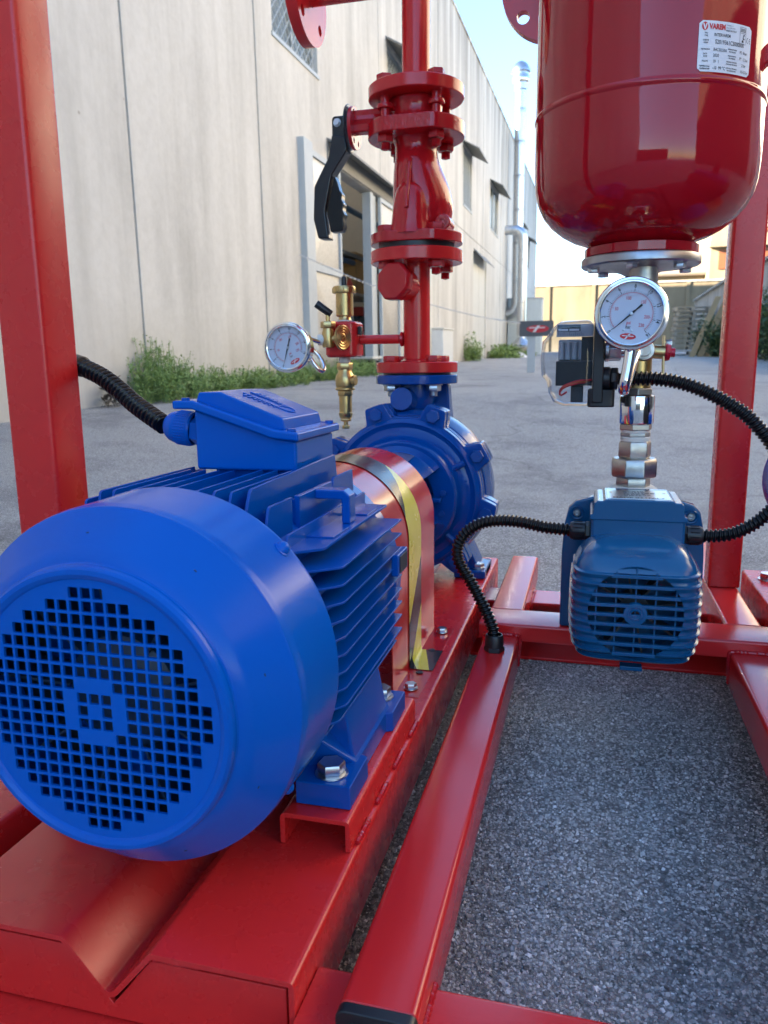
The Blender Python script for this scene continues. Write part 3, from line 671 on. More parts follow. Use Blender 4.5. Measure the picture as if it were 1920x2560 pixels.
# channel sections on the ground
def channel(y0, y1, z0, z1, xa, xb, name='cross_channel'):
    t = .006
    pr = [(y0,z0),(y1,z0),(y1,z1),(y0,z1),(y0,z1-t),(y1-t,z1-t),(y1-t,z0+t),(y0,z0+t)]
    return M().prism(pr, 'YZ', xa, xb).build(name, RED, skid, .0015)
channel(1.313, 1.392, GZ+.001, -.4085, -.56, .95)
sq_x(M(), .352, .443, GZ+.001, -.4085, -.0855, .194, .006).build('cross_tube', RED, skid, .001)
sq_x(M(), .352, .443, GZ+.001, -.4475, -.62, -.1685, .006).build('cross_tube', REDS, skid, .001)
sq_x(M(), .352, .443, GZ+.001, -.4085, -.1675, -.1375, .006).build('cross_tube', REDS, skid, .001)
sq_x(M(), .352, .443, GZ+.001, -.4085, .2465, .95, .006).build('cross_tube', RED, skid, .001)
M().box(-.136,-.088,.354,.441,GZ+.001,-.438).build('spacer', RED, skid, .001)
M().box(.197,.244,.354,.441,GZ+.001,-.438).build('spacer', RED, skid, .001)
bead([(-.0865,.444,-.412),(-.0862,.443,-.4095),(-.0862,.42,-.4085),(-.0862,.395,-.4085),(-.0862,.36,-.4085)], .0022)
bead([(-.1375,.444,-.412),(-.1378,.443,-.4095),(-.1378,.42,-.4085),(-.1378,.395,-.4085),(-.1378,.36,-.4085)], .0022)
bead([(-.0862,1.312,-.42),(-.0862,1.313,-.409),(-.0862,1.35,-.4085),(-.0862,1.391,-.4085)], .0028)
bead([(-.1378,1.312,-.42),(-.1378,1.313,-.409),(-.1378,1.35,-.4085),(-.1378,1.391,-.4085)], .0028)
# posts
sq_z(M(), -.5945, -.5410, .6925, .7465, -.436, 1.25).build('post', REDS, skid, .0012, label='thick red post beside the grey wall')
sq_z(M(), .2005, .2505, 1.342, 1.392, -.3695, 1.25).build('post', REDS, skid, .0012, label='red post behind the small pump')
sq_y(M(), -.600, -.546, -.437, -.387, .43, 1.50).build('rail', REDS, skid, .0012)
# pump bed: folded sheet with a V gutter, closed by a front plate
prof = fillet([V((-.447,-.447)), V((-.447,-.385)), V((-.3385,-.385)), V((-.305,-.4245)), V((-.2715,-.385)), V((-.168,-.385)), V((-.168,-.447))], .0052)
bed = M().prism(sheet(prof, .004), 'XZ', .3965, 1.522).build('pump_bed', REDS, skid, .0016, 3)
fp = [(-.4405,-.446),(-.4405,-.3945),(-.3372,-.3945),(-.305,-.4345),(-.2735,-.3945),(-.1752,-.3945),(-.1752,-.446)]
M().prism(fp, 'XZ', .4005, .4045).build('front_plate', REDS, bed, .0006)
bead([(-.271,.400,-.3915),(-.262,.3995,-.3905),(-.25,.3995,-.391),(-.236,.400,-.3905)], .0016, 'weld', bed)
# supports under the motor feet: small folded channels on the bed, stitch welded
for x0, x1 in ((-.2325,-.1725),(-.4475,-.3875)):
    c = fillet([V((x0,-.3845)), V((x0,-.3572)), V((x1,-.3572)), V((x1,-.3845))], .006)
    ch = M().prism(sheet(c, .0042), 'XZ', .532, .772).build('foot_channel', REDS, bed, .0006)
    xs = x1 if x1 > -.3 else x0
    for ya in (.545,.605,.668,.735):
        bead([(xs+.0015, ya, -.3835),(xs+.0022, ya+.012, -.3828),(xs+.0022, ya+.026, -.3828),(xs+.0015, ya+.034, -.3838)], .0024, 'weld', ch)
# neighbouring bed at the right edge of the picture
b2 = fillet([V((.2685,-.437)), V((.2685,-.360)), V((.95,-.360)), V((.95,-.437))], .005)
M().prism(sheet(b2, .004), 'XZ', .30, 1.432).build('pump_bed', REDS, skid, .0008)
nb = put('bolt', B_STEEL, (.297,1.372,-.3598), skid, (0,0,.3), .0125)

# ================================================================== electric motor
AX, AZ = -.31, -.2245
mot = thing('electric_motor', 'large bright blue finned electric motor with square-hole fan cover', 'motor', (AX,.64,-.357))
cov = M()
cov.lathe([(.0905,.4150),(.0922,.4128),(.0950,.4112),(.0982,.4116),(.1000,.4135),(.1006,.4160),(.1004,.4182),(.1012,.4196),(.1040,.4210),(.1100,.4262),
           (.1312,.4488),(.1322,.4496),(.1327,.4506),(.1328,.4530),(.1333,.4545),(.1338,.460),(.1338,.515),(.1345,.5185),(.1345,.522),(.1325,.522),(.1318,.470),(.1290,.455),(.100,.424),(.0905,.4185)], (AX,0,AZ), (0,1,0), 128)
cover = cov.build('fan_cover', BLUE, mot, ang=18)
q = .0091; hs = .00365; holes = []
for r_ in range(-9, 10):
    for c_ in range(-9, 10):
        d = math.hypot(r_, c_)
        if not (d <= 8.66 or (abs(r_) == 9 and abs(c_) <= 1) or (abs(c_) == 9 and abs(r_) <= 1)): continue
        if (abs(r_) == 2 and abs(c_) <= 1) or (abs(c_) == 2 and abs(r_) <= 1) or (r_ == 0 and c_ == 0): continue
        holes.append([(x, y) for x, y in rrect(AX+c_*q-hs, AX+c_*q+hs, AZ+r_*q-hs, AZ+r_*q+hs, .0006, 2)])
circ = [(AX+.0918*math.cos(2*PI*k/96), AZ+.0918*math.sin(2*PI*k/96)) for k in range(96)]
vs, fs = cut_plate(circ, holes)
gr = M().add([(x, .4152, z) for x, z in vs], fs).build('grille', BLUE, cover, solid=.0022, ang=0)
M().lathe([(0,.4138),(.0034,.4140),(.0036,.4152),(0,.4155)], (AX,0,AZ), (0,1,0), 24).build('boss', BLUE, gr)
# fan behind the grille
fan = M().lathe([(0,.4400),(.030,.4405),(.042,.447),(.046,.462),(.046,.475),(0,.475)], (AX,0,AZ), (0,1,0), 40)
FANM = plain('dark_fan_plastic', (.012,.035,.075), .4)
fan_o = fan.build('fan', FANM, mot)
for k in range(9):
    a = 2*PI*k/9+.25; d = V((math.cos(a),0,math.sin(a))); t = V((-math.sin(a),0,math.cos(a)))
    p = [V((AX,.442,AZ))+d*.040, V((AX,.434,AZ))+d*.118, V((AX,.478,AZ))+d*.118, V((AX,.474,AZ))+d*.040]
    M().add([x+t*s for s in (-.001,.001) for x in p], [(0,1,2,3),(7,6,5,4),(0,4,5,1),(1,5,6,2),(2,6,7,3),(3,7,4,0)]).build('blade', FANM, fan_o)
bd = M().lathe([(0,.500),(.108,.500),(.112,.512),(.112,.765),(.118,.770),(.118,.790),(.095,.800),(.05,.806),(0,.806)], (AX,0,AZ), (0,1,0), 96)
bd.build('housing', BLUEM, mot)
M().lathe([(.100,.498),(.1322,.498),(.1322,.5005),(.100,.5005)], (AX,0,AZ), (0,1,0), 80).build('dark_backing', DARK, mot)  # added dark ring that keeps the inside of the fan cover dark
# cover screws
for a in (44, 136, -46, -134):
    d = V((math.cos(R(a)),0,math.sin(R(a))))
    m = M().lathe([(0,.0062),(.0028,.0058),(.0048,.0038),(.0056,.0012),(.0066,.0008),(.0066,-.001),(0,-.001)], V((AX,.512,AZ))+d*.1338, d, 20)
    m.build('cover_screw', BLUE, mot)
# cooling fins: plates on the sides (flat) and on the top (upright)
def side_fin(z, tip, y0=.526, y1=.752, sgn=1, t=.0021):
    root = math.sqrt(max(.113**2-(z-AZ)**2, .03**2))-.004
    st = min(.016, max(.006, tip-root))
    cx = lambda r: AX+sgn*r
    pts = [(cx(root),y0-.006),(cx(root+st*.35),y0-.002),(cx(root+st*.45),y0+.002)] if tip-root > .02 else [(cx(root),y0)]
    pts += [(cx(tip-.0015),y0+.030),(cx(tip),y0+.034),(cx(tip),y1),(cx(root),y1)]
    return M().prism(pts, 'XY', z-t/2, z+t/2).build('fin', BLUEM, mot, .0005, 2)
zs = [-.1555-.0144*k for k in range(11)]
for sg in (1, -1):
    for k, z in enumerate(zs):
        tip = .1285 if k < 9 else (.1225, .110)[k-9]
        side_fin(z, tip, sgn=sg)
side_fin(-.1415, .1130, .527, .752, 1, .0026); side_fin(-.1415, .1130, .527, .752, -1, .0026)
def top_fin(x, ztop, y0, y1, zl=None, t=.0024, slope=.02):
    zb = AZ+math.sqrt(max(.112**2-(x-AX)**2, .02**2))-.004
    pts = [(y0,zb),(y0+.002,min(ztop-.002, zb+.012)),(y0+.010,ztop-.0015),(y0+.0125,ztop),(y1,ztop),(y1+slope,zb)]
    return M().prism(pts, 'YZ', x-t/2, x+t/2).build('fin', BLUEM, mot, .0005, 2)
for k, x in enumerate([-.296,-.281,-.2665]): top_fin(x, -.0955, .531, .668, slope=.006)
for k, x in enumerate([-.3115,-.3255,-.340,-.355,-.370]): top_fin(x, -.0970 if k else -.1005, .531, .668, slope=.006)
top_fin(-.384, -.0985, .533, .70); top_fin(-.398, -.106, .533, .75, slope=.0)
pb = M().prism([(.536,-.130),(.540,-.112),(.549,-.0965),(.552,-.0945),(.757,-.0905),(.768,-.13)], 'YZ', -.2560, -.2532).build('fin', BLUEM, mot, .0006)
top_fin(-.2405, -.1085, .541, .600, slope=.0)
top_fin(-.2405, -.1075, .700, .772, slope=.004)
top_fin(-.2250, -.130, .541, .765, slope=.0)
# lifting eye bracket on the corner shelf
lug = M().box(-.2425,-.2375,.612,.700,-.1405,-.1095)
lug.build('lug_plate', BLUEM, mot, .0008)
M().prism([(-.2376,-.1100),(-.2105,-.1100),(-.2045,-.1150),(-.2045,-.1402),(-.2125,-.1402),(-.2125,-.1185),(-.2376,-.1185)], 'XZ', .650, .668).build('lifting_eye', BLUEM, mot, .0014)
for y, h in ((.617,.113),(.625,.1125)):
    M().cyl((-.244,y,-.1405),(-.244,y,-h), .003, n=12).build('rib', BLUEM, mot)
M().box(-.224,-.200,.590,.632,-.1402,-.1388).build('raised_pad', BLUEM, mot, .0004); M().box(-.224,-.200,.690,.728,-.1402,-.1388).build('raised_pad', BLUEM, mot, .0004)
M().box(-.1840,-.1765,.716,.757,-.2060,-.1840).build('earth_lug', BLUEM, mot, .0015)
M().box(-.1768,-.1755,.722,.751,-.2035,-.1865).build('earth_lug', DARK, mot, .0008)
# feet
for sg in (1, -1):
    X = lambda d: AX+sg*d
    M().prism([(X(.086),.547),(X(.1335),.547),(X(.1335),.600),(X(.127),.604),(X(.127),.686),(X(.1335),.690),(X(.1335),.742),(X(.086),.742)], 'XY', -.3568, -.3365).build('foot', BLUEM, mot, .0012)
    # web between the pads rising to the housing
    a = [V((X(.128),.588,-.338)), V((X(.128),.702,-.338)), V((X(.080),.742,-.290)), V((X(.080),.556,-.290))]
    b = [V((X(.086),.572,-.338)), V((X(.086),.720,-.338)), V((X(.06),.742,-.290)), V((X(.06),.556,-.290))]
    M().add(a+b, [(0,1,2,3),(7,6,5,4),(0,4,5,1),(1,5,6,2),(2,6,7,3),(3,7,4,0)]).build('foot_web', BLUEM, mot, .002)
    M().prism([(X(.052),-.30),(X(.11),-.272),(X(.118),-.30),(X(.125),-.338),(X(.086),-.338)], 'XZ', .590, .700).build('foot_web', BLUEM, mot, .002)
    for y in (.566, .722): put('bolt', B_STEEL, (X(.1115),y,-.3365), mot, (0,0,.4*sg), .0118)
# terminal box with a lid that slopes down to the right
bx = [(-.3655,-.0975),(-.2625,-.0975),(-.2625,-.069),(-.284,-.0655),(-.3655,-.0395)]
tb = M().prism(bx, 'XZ', .672, .780).build('terminal_box', BLUE, mot, .003, 3)
M().prism([(-.352,-.115),(-.270,-.115),(-.270,-.096),(-.352,-.096)], 'XZ', .684, .790).build('box_neck', BLUEM, mot, .003)
ld = [(-.384,-.0395),(-.364,-.0395),(-.284,-.0660),(-.2575,-.0685),(-.2575,-.0605),(-.281,-.0580),(-.3625,-.0315),(-.384,-.0315)]
lid = M().prism(ld, 'XZ', .6640, .7880).build('lid', BLUE, tb, .0022, 3)
dm = [(-.3645,-.0325),(-.3615,-.0240),(-.3390,-.0238),(-.2765,-.0480),(-.2735,-.0595),(-.284,-.0585)]
M().prism(dm, 'XZ', .6755, .7765).build('lid_dome', BLUE, lid, .0016, 2)
for x, y, z in ((-.374,.673,-.0315),(-.2665,.672,-.0597),(-.2665,.780,-.0597),(-.374,.780,-.0315)):
    put('screw', B_BLUE, (x,y,z-.0008), lid, (0,0,.2), .0042)
# cast mark on the sloping face: a long bar with ticks that ends in a ring
sp0 = V((-.3390,0,-.0238)); sd = (V((-.2765,0,-.0480))-sp0).normalized(); sn = V((-sd.z,0,sd.x))
def sl(s, y, h=0.0): return sp0+sd*s+sn*h+V((0,y,0))
mk = M()
def slab(s0, s1, y0, y1, h=.0009):
    p = [sl(s0,y0),sl(s1,y0),sl(s1,y1),sl(s0,y1)]; q_ = [x+sn*h for x in p]
    mk.add(p+q_, [(3,2,1,0),(4,5,6,7),(0,1,5,4),(1,2,6,5),(2,3,7,6),(3,0,4,7)])
slab(.006,.047,.7135,.7150); slab(.006,.047,.7310,.7325)
for k in range(7): slab(.011+k*.0052, .0132+k*.0052, .7030+.0007*k, .7105); slab(.011+k*.0052, .0132+k*.0052, .7355, .7440-.0007*k)
mk.tube([sl(.0515+.0085*math.cos(2*PI*k/24), .723+.0105*math.sin(2*PI*k/24), .0002) for k in range(25)], .0009, 6)
mk.build('cast_mark', BLUE, lid, .0003, 1)
gl = M().lathe([(0,.0),(.0135,.0),(.0135,.006),(.0165,.0065),(.0165,.013),(.0150,.0135),(.0150,.016)], (-.3650,.702,-.0635), (-1,0,.12), 6, ref=(0,0,1))
gl.lathe([(.0155,.016),(.0168,.018),(.0168,.034),(.0150,.041),(.0118,.0455),(.0098,.047),(0,.047)], (-.3650,.702,-.0635), (-1,0,.12), 40)
gl.build('cable_gland', BLUE, mot, ang=30)
rb = M()
for k in range(36):
    a = 2*PI*k/36; ax = V((-1,0,.12)).normalized(); u = V((0,1,0)); w = ax.cross(u)
    d = u*math.cos(a)+w*math.sin(a); p = V((-.3650,.702,-.0635))+d*.0168
    rb.tube([p+ax*.020, p+ax*.033], .0007, 4)
rb.build('gland_ribs', BLUE, mot)

# ---- corrugated conduits
def conduit(label, pts, r, pitch, depth, step_n=7):
    p = smooth_path(pts, pitch/step_n)
    o = M().tube(p, r, 22, True, (pitch, depth)).build('corrugated_conduit', BLKG, None, ang=55)
    return tag(o, label, 'conduit', 'black corrugated conduits')
conduit('black corrugated conduit from the left red post down to the big motor', [(-.590,.776,.009),(-.570,.769,.0065),(-.5487,.760,.0015),(-.517,.750,-.0092),(-.4906,.740,-.0226),(-.4619,.725,-.0379),(-.4338,.711,-.0500),(-.4160,.703,-.0575)], .0102, .0068, .0034, 9)
M().lathe([(.0098,0),(.0115,.001),(.0115,.012),(.0098,.013)], (-.545,.7585,.0010), (-1,.35,.25), 28).build('conduit_clip', BLK, skid)
# ================================================================== pump behind the motor
pump = thing('centrifugal_pump', 'blue cast centrifugal pump with bolted round casing behind the striped guard', 'pump', (AX,1.42,-.385))
def gear(r0, r1, off, step, wid, n=360):
    pts = []
    for k in range(n):
        a = 360*k/n; d = abs((a-off+step/2) % step-step/2)
        f = 1.0 if d < wid*.62 else max(0.0, 1-(d-wid*.62)/(wid*.42))
        r = r0+(r1-r0)*f; pts.append((AX+r*math.cos(R(a)), AZ+r*math.sin(R(a))))
    return pts
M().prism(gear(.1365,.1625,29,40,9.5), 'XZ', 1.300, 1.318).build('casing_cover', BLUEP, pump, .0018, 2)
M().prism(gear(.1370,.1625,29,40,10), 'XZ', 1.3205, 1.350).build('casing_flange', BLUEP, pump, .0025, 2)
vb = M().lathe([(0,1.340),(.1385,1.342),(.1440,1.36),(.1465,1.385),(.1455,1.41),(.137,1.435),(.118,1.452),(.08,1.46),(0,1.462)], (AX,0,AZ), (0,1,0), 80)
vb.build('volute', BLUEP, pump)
# dished cover face and bearing bracket
fc = M().lathe([(.1335,1.2995),(.1300,1.2955),(.1265,1.2935),(.1225,1.297),(.1180,1.299),(.1080,1.296),(.1035,1.290),(.1000,1.284),(.0985,1.272),(.0945,1.268),(.060,1.268),(.055,1.285),(0,1.285)], (AX,0,AZ), (0,1,0), 80)
fc.build('cover_dish', BLUEP, pump)
for a in (29, 151, -40, 220):
    d = V((math.cos(R(a)),0,math.sin(R(a)))); p = V((AX,1.292,AZ))
    M().tube([p+d*.098, p+d*.124], .0055, 10).build('rib', BLUEP, pump)
br = M().lathe([(.050,1.270),(.088,1.270),(.090,1.262),(.080,1.252),(.0735,1.215),(.0705,1.150),(.070,1.078),(.060,1.078),(.062,1.15),(.066,1.215),(.058,1.262),(.050,1.270)], (AX,0,AZ), (0,1,0), 40, R(-70), R(52), ref=(0,0,1))
br.build('bearing_bracket', BLUEP, pump, ang=30)
br2 = M().lathe([(.050,1.270),(.088,1.270),(.090,1.262),(.080,1.252),(.0735,1.215),(.0705,1.150),(.070,1.078),(.060,1.078),(.062,1.15),(.066,1.215),(.058,1.262),(.050,1.270)], (AX,0,AZ), (0,1,0), 40, R(118), R(242), ref=(0,0,1))
br2.build('bearing_bracket', BLUEP, pump, ang=30)
M().cyl((AX,1.06,AZ),(AX,1.29,AZ), .024).build('shaft', DARK, pump)
for a in (44, 8, -18, -34, 136):
    d = V((math.cos(R(a)),0,math.sin(R(a)))); o = put('bolt', B_PUMP, V((AX,1.2685,AZ))+d*.077, pump, (PI/2,0,0), .0105 if a in (44,136) else .0058)
M().box(-.262,-.235,1.245,1.268,-.2275,-.2195).build('bracket_rib', BLUEP, pump, .002)
for k in range(9):
    a = 29+40*k; d = V((math.cos(R(a)),0,math.sin(R(a)))); put('bolt', B_PUMP, V((AX,1.3005,AZ))+d*.1470, pump, (PI/2,.3*k,0), .0118)
npl = M().lathe([(.0745,1.222),(.0748,1.222),(.0728,1.252),(.0725,1.252)], (AX,0,AZ), (0,1,0), 10, R(-20), R(20), ref=(0,0,1))
M().lathe([(.0762,1.205),(.0810,1.248),(.0800,1.248),(.0752,1.205),(.0762,1.205)], (AX,0,AZ), (0,1,0), 12, R(-18), R(22), ref=(0,0,1)).build('nameplate', SILVERL, pump)
# delivery neck, flange, plug and feet
nk = M().tube(smooth_path([(-.352,1.405,-.135),(-.340,1.412,-.105),(-.323,1.418,-.078),(-.3125,1.42,-.055),(-.312,1.42,-.030)], .006), [.046,.045,.044,.043,.042,.041,.040,.039,.038,.038,.038,.038,.039,.040,.041,.042,.042,.043,.043,.044,.044][:99] if False else .037, 32)
nk.build('delivery_neck', BLUEP, pump)
M().prism([(-.290,-.036),(-.256,-.036),(-.252,-.085),(-.250,-.105),(-.292,-.105)], 'XZ', 1.43, 1.465).build('neck_web', BLUEP, pump, .004)
M().prism([(-.375,-.100),(-.338,-.062),(-.330,-.085),(-.335,-.115)], 'XZ', 1.37, 1.40).build('neck_web', BLUEP, pump, .004)
M().lathe([(0,0),(.0200,0),(.0205,.003),(.0205,.022),(.0225,.026),(.0225,.05)], (-.326,1.352,-.0600), (0,1,-.15), 40).build('drain_plug', BLUEP, pump)
fl = M().lathe([(.035,-.0350),(.0735,-.0350),(.0750,-.0335),(.0750,-.0205),(.0735,-.0190),(.035,-.0190)], (-.312,1.42,0), (0,0,1), 80)
fl.build('flange', BLUEP, pump)
for k in range(4):
    a = R(45+90*k); put('nut', N_STEEL, (-.312+.055*math.cos(a), 1.42+.055*math.sin(a), -.0352), pump, (PI,0,.3+k), .0135)
for sg in (1, -1):
    X = lambda d: AX+sg*d
    M().prism([(X(.050),-.345),(X(.082),-.310),(X(.100),-.318),(X(.122),-.366),(X(.137),-.370),(X(.137),-.3845),(X(.082),-.3845),(X(.078),-.372),(X(.064),-.352)], 'XZ', 1.372, 1.440).build('foot', BLUEP, pump, .003)
    M().prism([(X(.080),-.3845),(X(.137),-.3845),(X(.137),-.370),(X(.080),-.370)], 'XZ', 1.355, 1.457).build('foot_pad', BLUEP, pump, .003)
    put('bolt', B_STEEL, (X(.122),1.380,-.3698), pump, (0,0,0), .0105)

# ================================================================== coupling guard with hazard tape
gd = thing('coupling_guard', 'red arched sheet metal guard with a black and yellow hazard stripe', 'guard', (AX,.955,-.385))
GR, GC = .0975, -.2155
def garc(off=0.0, foot=True):
    r = GR+off
    p = [V((AX-r-.030,-.3843+off)), V((AX-r-.0008,-.3843+off)), V((AX-r,-.380))] if foot else []
    p += [V((AX-r, -.31)), V((AX-r,-.26))]
    p += [V((AX-r*math.cos(PI*k/48), GC+r*math.sin(PI*k/48))) for k in range(49)]
    p += [V((AX+r,-.26)), V((AX+r,-.31))]
    if foot: p += [V((AX+r,-.380)), V((AX+r+.0008,-.3843+off)), V((AX+r+.030,-.3843+off))]
    return p
GUARD = paint('red_guard_enamel', (.55,.022,.022), .15, .04, 200, .05)
M().prism(sheet(garc(), .0015), 'XZ', .832, 1.080).build('guard_sheet', GUARD, gd)
# stripe: diagonal black and yellow blocks, printed on one band
g = garc(.0012); L = [0.0]
for a, b in zip(g[:-1], g[1:]): L.append(L[-1]+(b-a).length)
T = L[-1]
def gpt(s, y, o=0.0):
    s = min(max(s, 0), T)
    for i in range(len(L)-1):
        if s <= L[i+1] or i == len(L)-2:
            t = (s-L[i])/max(1e-9, L[i+1]-L[i]); p = g[i].lerp(g[i+1], min(1,max(0,t))); return (p.x, y, p.y)
def band(s0, s1, ya, yb, skew, name, mat):
    m = M(); n = 40; vs = []; fs = []
    for k in range(n+1):
        for j in range(5):
            y = ya+(yb-ya)*j/4; s_ = s0+(s1-s0)*k/n+skew*(j/4-.5); vs.append(gpt(s_, y))
    for k in range(n):
        for j in range(4): fs.append((k*5+j, k*5+j+1, (k+1)*5+j+1, (k+1)*5+j))
    return m.add(vs, fs).build(name, mat, gd, ang=60)
yb0, yb1 = .914, .985
bs = [T-x for x in (0,.014,.058,.125,.262,.405,.52,T)]
for k in range(len(bs)-1):
    lo, hi = bs[k+1], bs[k]; m = M(); n = 48; vs = []; fs = []
    for i in range(n+1):
        for j in range(6):
            f = j/5; sk = -.075*(f-.5)
            a = lo+(sk if k < len(bs)-2 else 0); b = hi+(sk if k > 0 else 0)
            if k == 1: b = hi+sk*.25
            if k == 0: a = lo+sk*.25
            vs.append(gpt(a+(b-a)*i/n, yb0+(yb1-yb0)*f))
    for i in range(n):
        for j in range(5): fs.append((i*6+j, i*6+j+1, (i+1)*6+j+1, (i+1)*6+j))
    m.add(vs, fs).build('hazard_tape', TAPEB if k % 2 == 0 else YEL, gd, ang=60)
for x in (AX+GR+.016, AX-GR-.016):
    for y in (.855, 1.060): put('bolt', B_STEEL, (x,y,-.3832), gd, (0,0,.3), .0072)
for y in (.905, .985):
    M().lathe([(0,0),(.0045,0),(.0045,.0006),(0,.0006)], (AX+GR+.016,y,-.3832), (0,0,1), 16).build('slot', DARK, gd)

# ================================================================== red discharge pipework
PX, PY = -.312, 1.42
def ring(z0, z1, r, ri=.02, n=80, flat=None, c=.0014):
    if flat is None: return M().lathe([(ri,z0),(r-c,z0),(r,z0+c),(r,z1-c),(r-c,z1),(ri,z1),(ri,z0)], (PX,PY,0), (0,0,1), n)
    pts = []
    for k in range(n):
        a = 2*PI*k/n; x, y = r*math.cos(a), r*math.sin(a)
        if y < -flat: x, y = x, -flat
        pts.append((PX+x, PY+y))
    return M().prism(pts, 'XY', z0, z1)
sp = thing('discharge_spool', 'red flanged pipe spool with an octagonal plug on top of the blue pump', 'pipe', (PX,PY,-.019))
ring(-.0150,.0040,.0750).build('flange', RED, sp)
M().lathe([(0,-.0188),(.062,-.0188),(.062,-.0152),(0,-.0152)], (PX,PY,0), (0,0,1), 40).build('gasket', BLK, sp)
M().cyl((PX,PY,.003),(PX,PY,.178), .0243, n=48).build('pipe', RED, sp)
ring(.1770,.1985,.0825).build('flange', RED, sp)
for k in range(4):
    a = R(45+90*k)
    put('bolt', B_RED, (PX+.055*math.cos(a),PY+.055*math.sin(a),.0040), sp, (0,0,.25+k), .0145)
    put('nut', N_RED, (PX+.0625*math.cos(a),PY+.0625*math.sin(a),.1770), sp, (PI,0,.4+k), .0145)
M().lathe([(.0300,0),(.0300,.003),(.0245,.006)], (PX,PY,.0035), (0,0,1), 40).build('weld', REDV, sp)
pd = V((-.33,-.93,.10)).normalized(); pc = V((-.335,1.362,.141))
M().cyl(pc+pd*-.075, pc, .0205, n=32).build('branch', RED, sp)
M().cyl(pc+pd*-.03, pc, .0262, n=32).build('socket', RED, sp)
M().hexa(pc+pd*-.006, pd, .0335, .022, 8, .35).build('plug', REDV, sp, .0012)
M().cyl((-.337,PY,.046),(-.419,PY,.046), .0085, n=24).build('side_pipe', RED, sp)
M().lathe([(.0085,0),(.013,.001),(.0135,.006),(.0085,.009)], (-.3355,PY,.046), (-1,0,0), 24).build('weld', REDV, sp)
mb = rrect(-.482,-.4195,1.388,1.452,.009,1)
M().prism(mb, 'XY', .0145, .0790).build('manifold_block', RED, sp, .005, 1)

# check valve
cv = thing('check_valve', 'red cast check valve with a ribbed bulging body between two flanges', 'valve', (PX,PY,.2085))
M().lathe([(0,.1987),(.068,.1987),(.068,.2085),(0,.2085)], (PX,PY,0), (0,0,1), 48).build('gasket', BLK, cv)
ring(.2087,.2265,.0825, flat=.070).build('flange', REDV, cv, .002)
ring(.3850,.4095,.0845, flat=.072).build('flange', REDV, cv, .002)
def loft(rings, n=40):
    """rings: (cx, cy, z, rx, ry)"""
    vs = []; fs = []
    for cx, cy, z, rx, ry in rings:
        for k in range(n):
            a = 2*PI*k/n; vs.append((cx+rx*math.cos(a), cy+ry*math.sin(a), z))
    for j in range(len(rings)-1):
        for k in range(n): fs.append((j*n+k, j*n+(k+1)%n, (j+1)*n+(k+1)%n, (j+1)*n+k))
    return M().add(vs, fs)
bdy = [(PX,1.42,.222,.046,.044),(-.308,1.42,.232,.048,.046),(-.302,1.42,.248,.053,.050),(-.300,1.42,.268,.0545,.053),(-.301,1.42,.288,.0525,.053),(-.304,1.42,.308,.0490,.052),
       (-.308,1.42,.328,.0440,.049),(-.311,1.42,.346,.0395,.045),(-.312,1.42,.360,.0365,.0385),(-.312,1.42,.372,.0370,.037),(-.312,1.42,.382,.0400,.040),(-.312,1.42,.387,.044,.044)]
o = loft(bdy).build('body', REDV, cv, ang=70); o.modifiers.new('sub', 'SUBSURF').render_levels = 2
fr = loft([(-.3135,1.382,.222,.0410,.036),(-.3135,1.382,.232,.0355,.033),(-.3130,1.383,.255,.0335,.032),(-.3125,1.385,.280,.0320,.031),(-.3120,1.390,.300,.0280,.028),(-.3120,1.397,.314,.020,.022),(-.312,1.404,.322,.006,.008)])
o = fr.build('inlet_bulge', REDV, cv, ang=70); o.modifiers.new('sub', 'SUBSURF').render_levels = 2
M().tube(smooth_path([(-.3145,1.3505,.262),(-.3145,1.3530,.280),(-.3140,1.3640,.305),(-.3135,1.3690,.330),(-.3130,1.3760,.345)], .004), .0042, 10).build('rib', REDV, cv)
M().cyl((-.2565,1.372,.239),(-.2565,1.42,.239), .0135).build('hinge_boss', REDV, cv, .003)
M().lathe([(.0075,-.002),(.0075,.002),(.0045,.002),(.0035,.0),(0,.0)], (-.2565,1.3725,.239), (0,-1,0), 24).build('hinge_pin', REDV, cv)
for k in range(4):
    a = R(45+90*k)
    put('bolt', B_RED, (PX+.0625*math.cos(a),PY+.0625*math.sin(a),.2265), cv, (0,0,.5+k), .0152)
    put('nut', N_RED, (PX+.0625*math.cos(a),PY+.0625*math.sin(a),.3850), cv, (PI,0,.9+k), .0148)

# butterfly valve and its lever
bv = thing('butterfly_valve', 'red wafer butterfly valve with a black lever hanging on its left', 'valve', (PX,PY,.4097))
M().lathe([(.02,.4097),(.0475,.4097),(.0485,.413),(.0455,.418),(.0455,.440),(.0485,.4445),(.0475,.4477),(.02,.4477)], (PX,PY,0), (0,0,1), 56).build('body', REDV, bv)
for k in range(4):
    a = R(45+90*k); c = V((PX+.0625*math.cos(a), PY+.0625*math.sin(a), 0))
    M().lathe([(.0085,.4265),(.0135,.4270),(.0140,.4285),(.0140,.4325),(.0135,.434),(.0085,.434),(.0085,.4265)], c, (0,0,1), 24).build('bolt_lug', REDV, bv)
    M().cyl(c+V((0,0,.4095)), c+V((0,0,.4485)), .0080, n=16).build('stud', REDV, bv)
    M().tube([(PX+.044*math.cos(a),PY+.044*math.sin(a),.4302), (PX+.053*math.cos(a),PY+.053*math.sin(a),.4302)], .0042, 8).build('lug_arm', REDV, bv)
M().box(-.425,-.352,1.408,1.432,.4035+.0,.4405).build('stem_neck', REDV, bv, .003)
M().cyl((-.3520,1.42,.4232),(-.4250,1.42,.4232), .0150, n=8).build('stem_tube', REDV, bv)
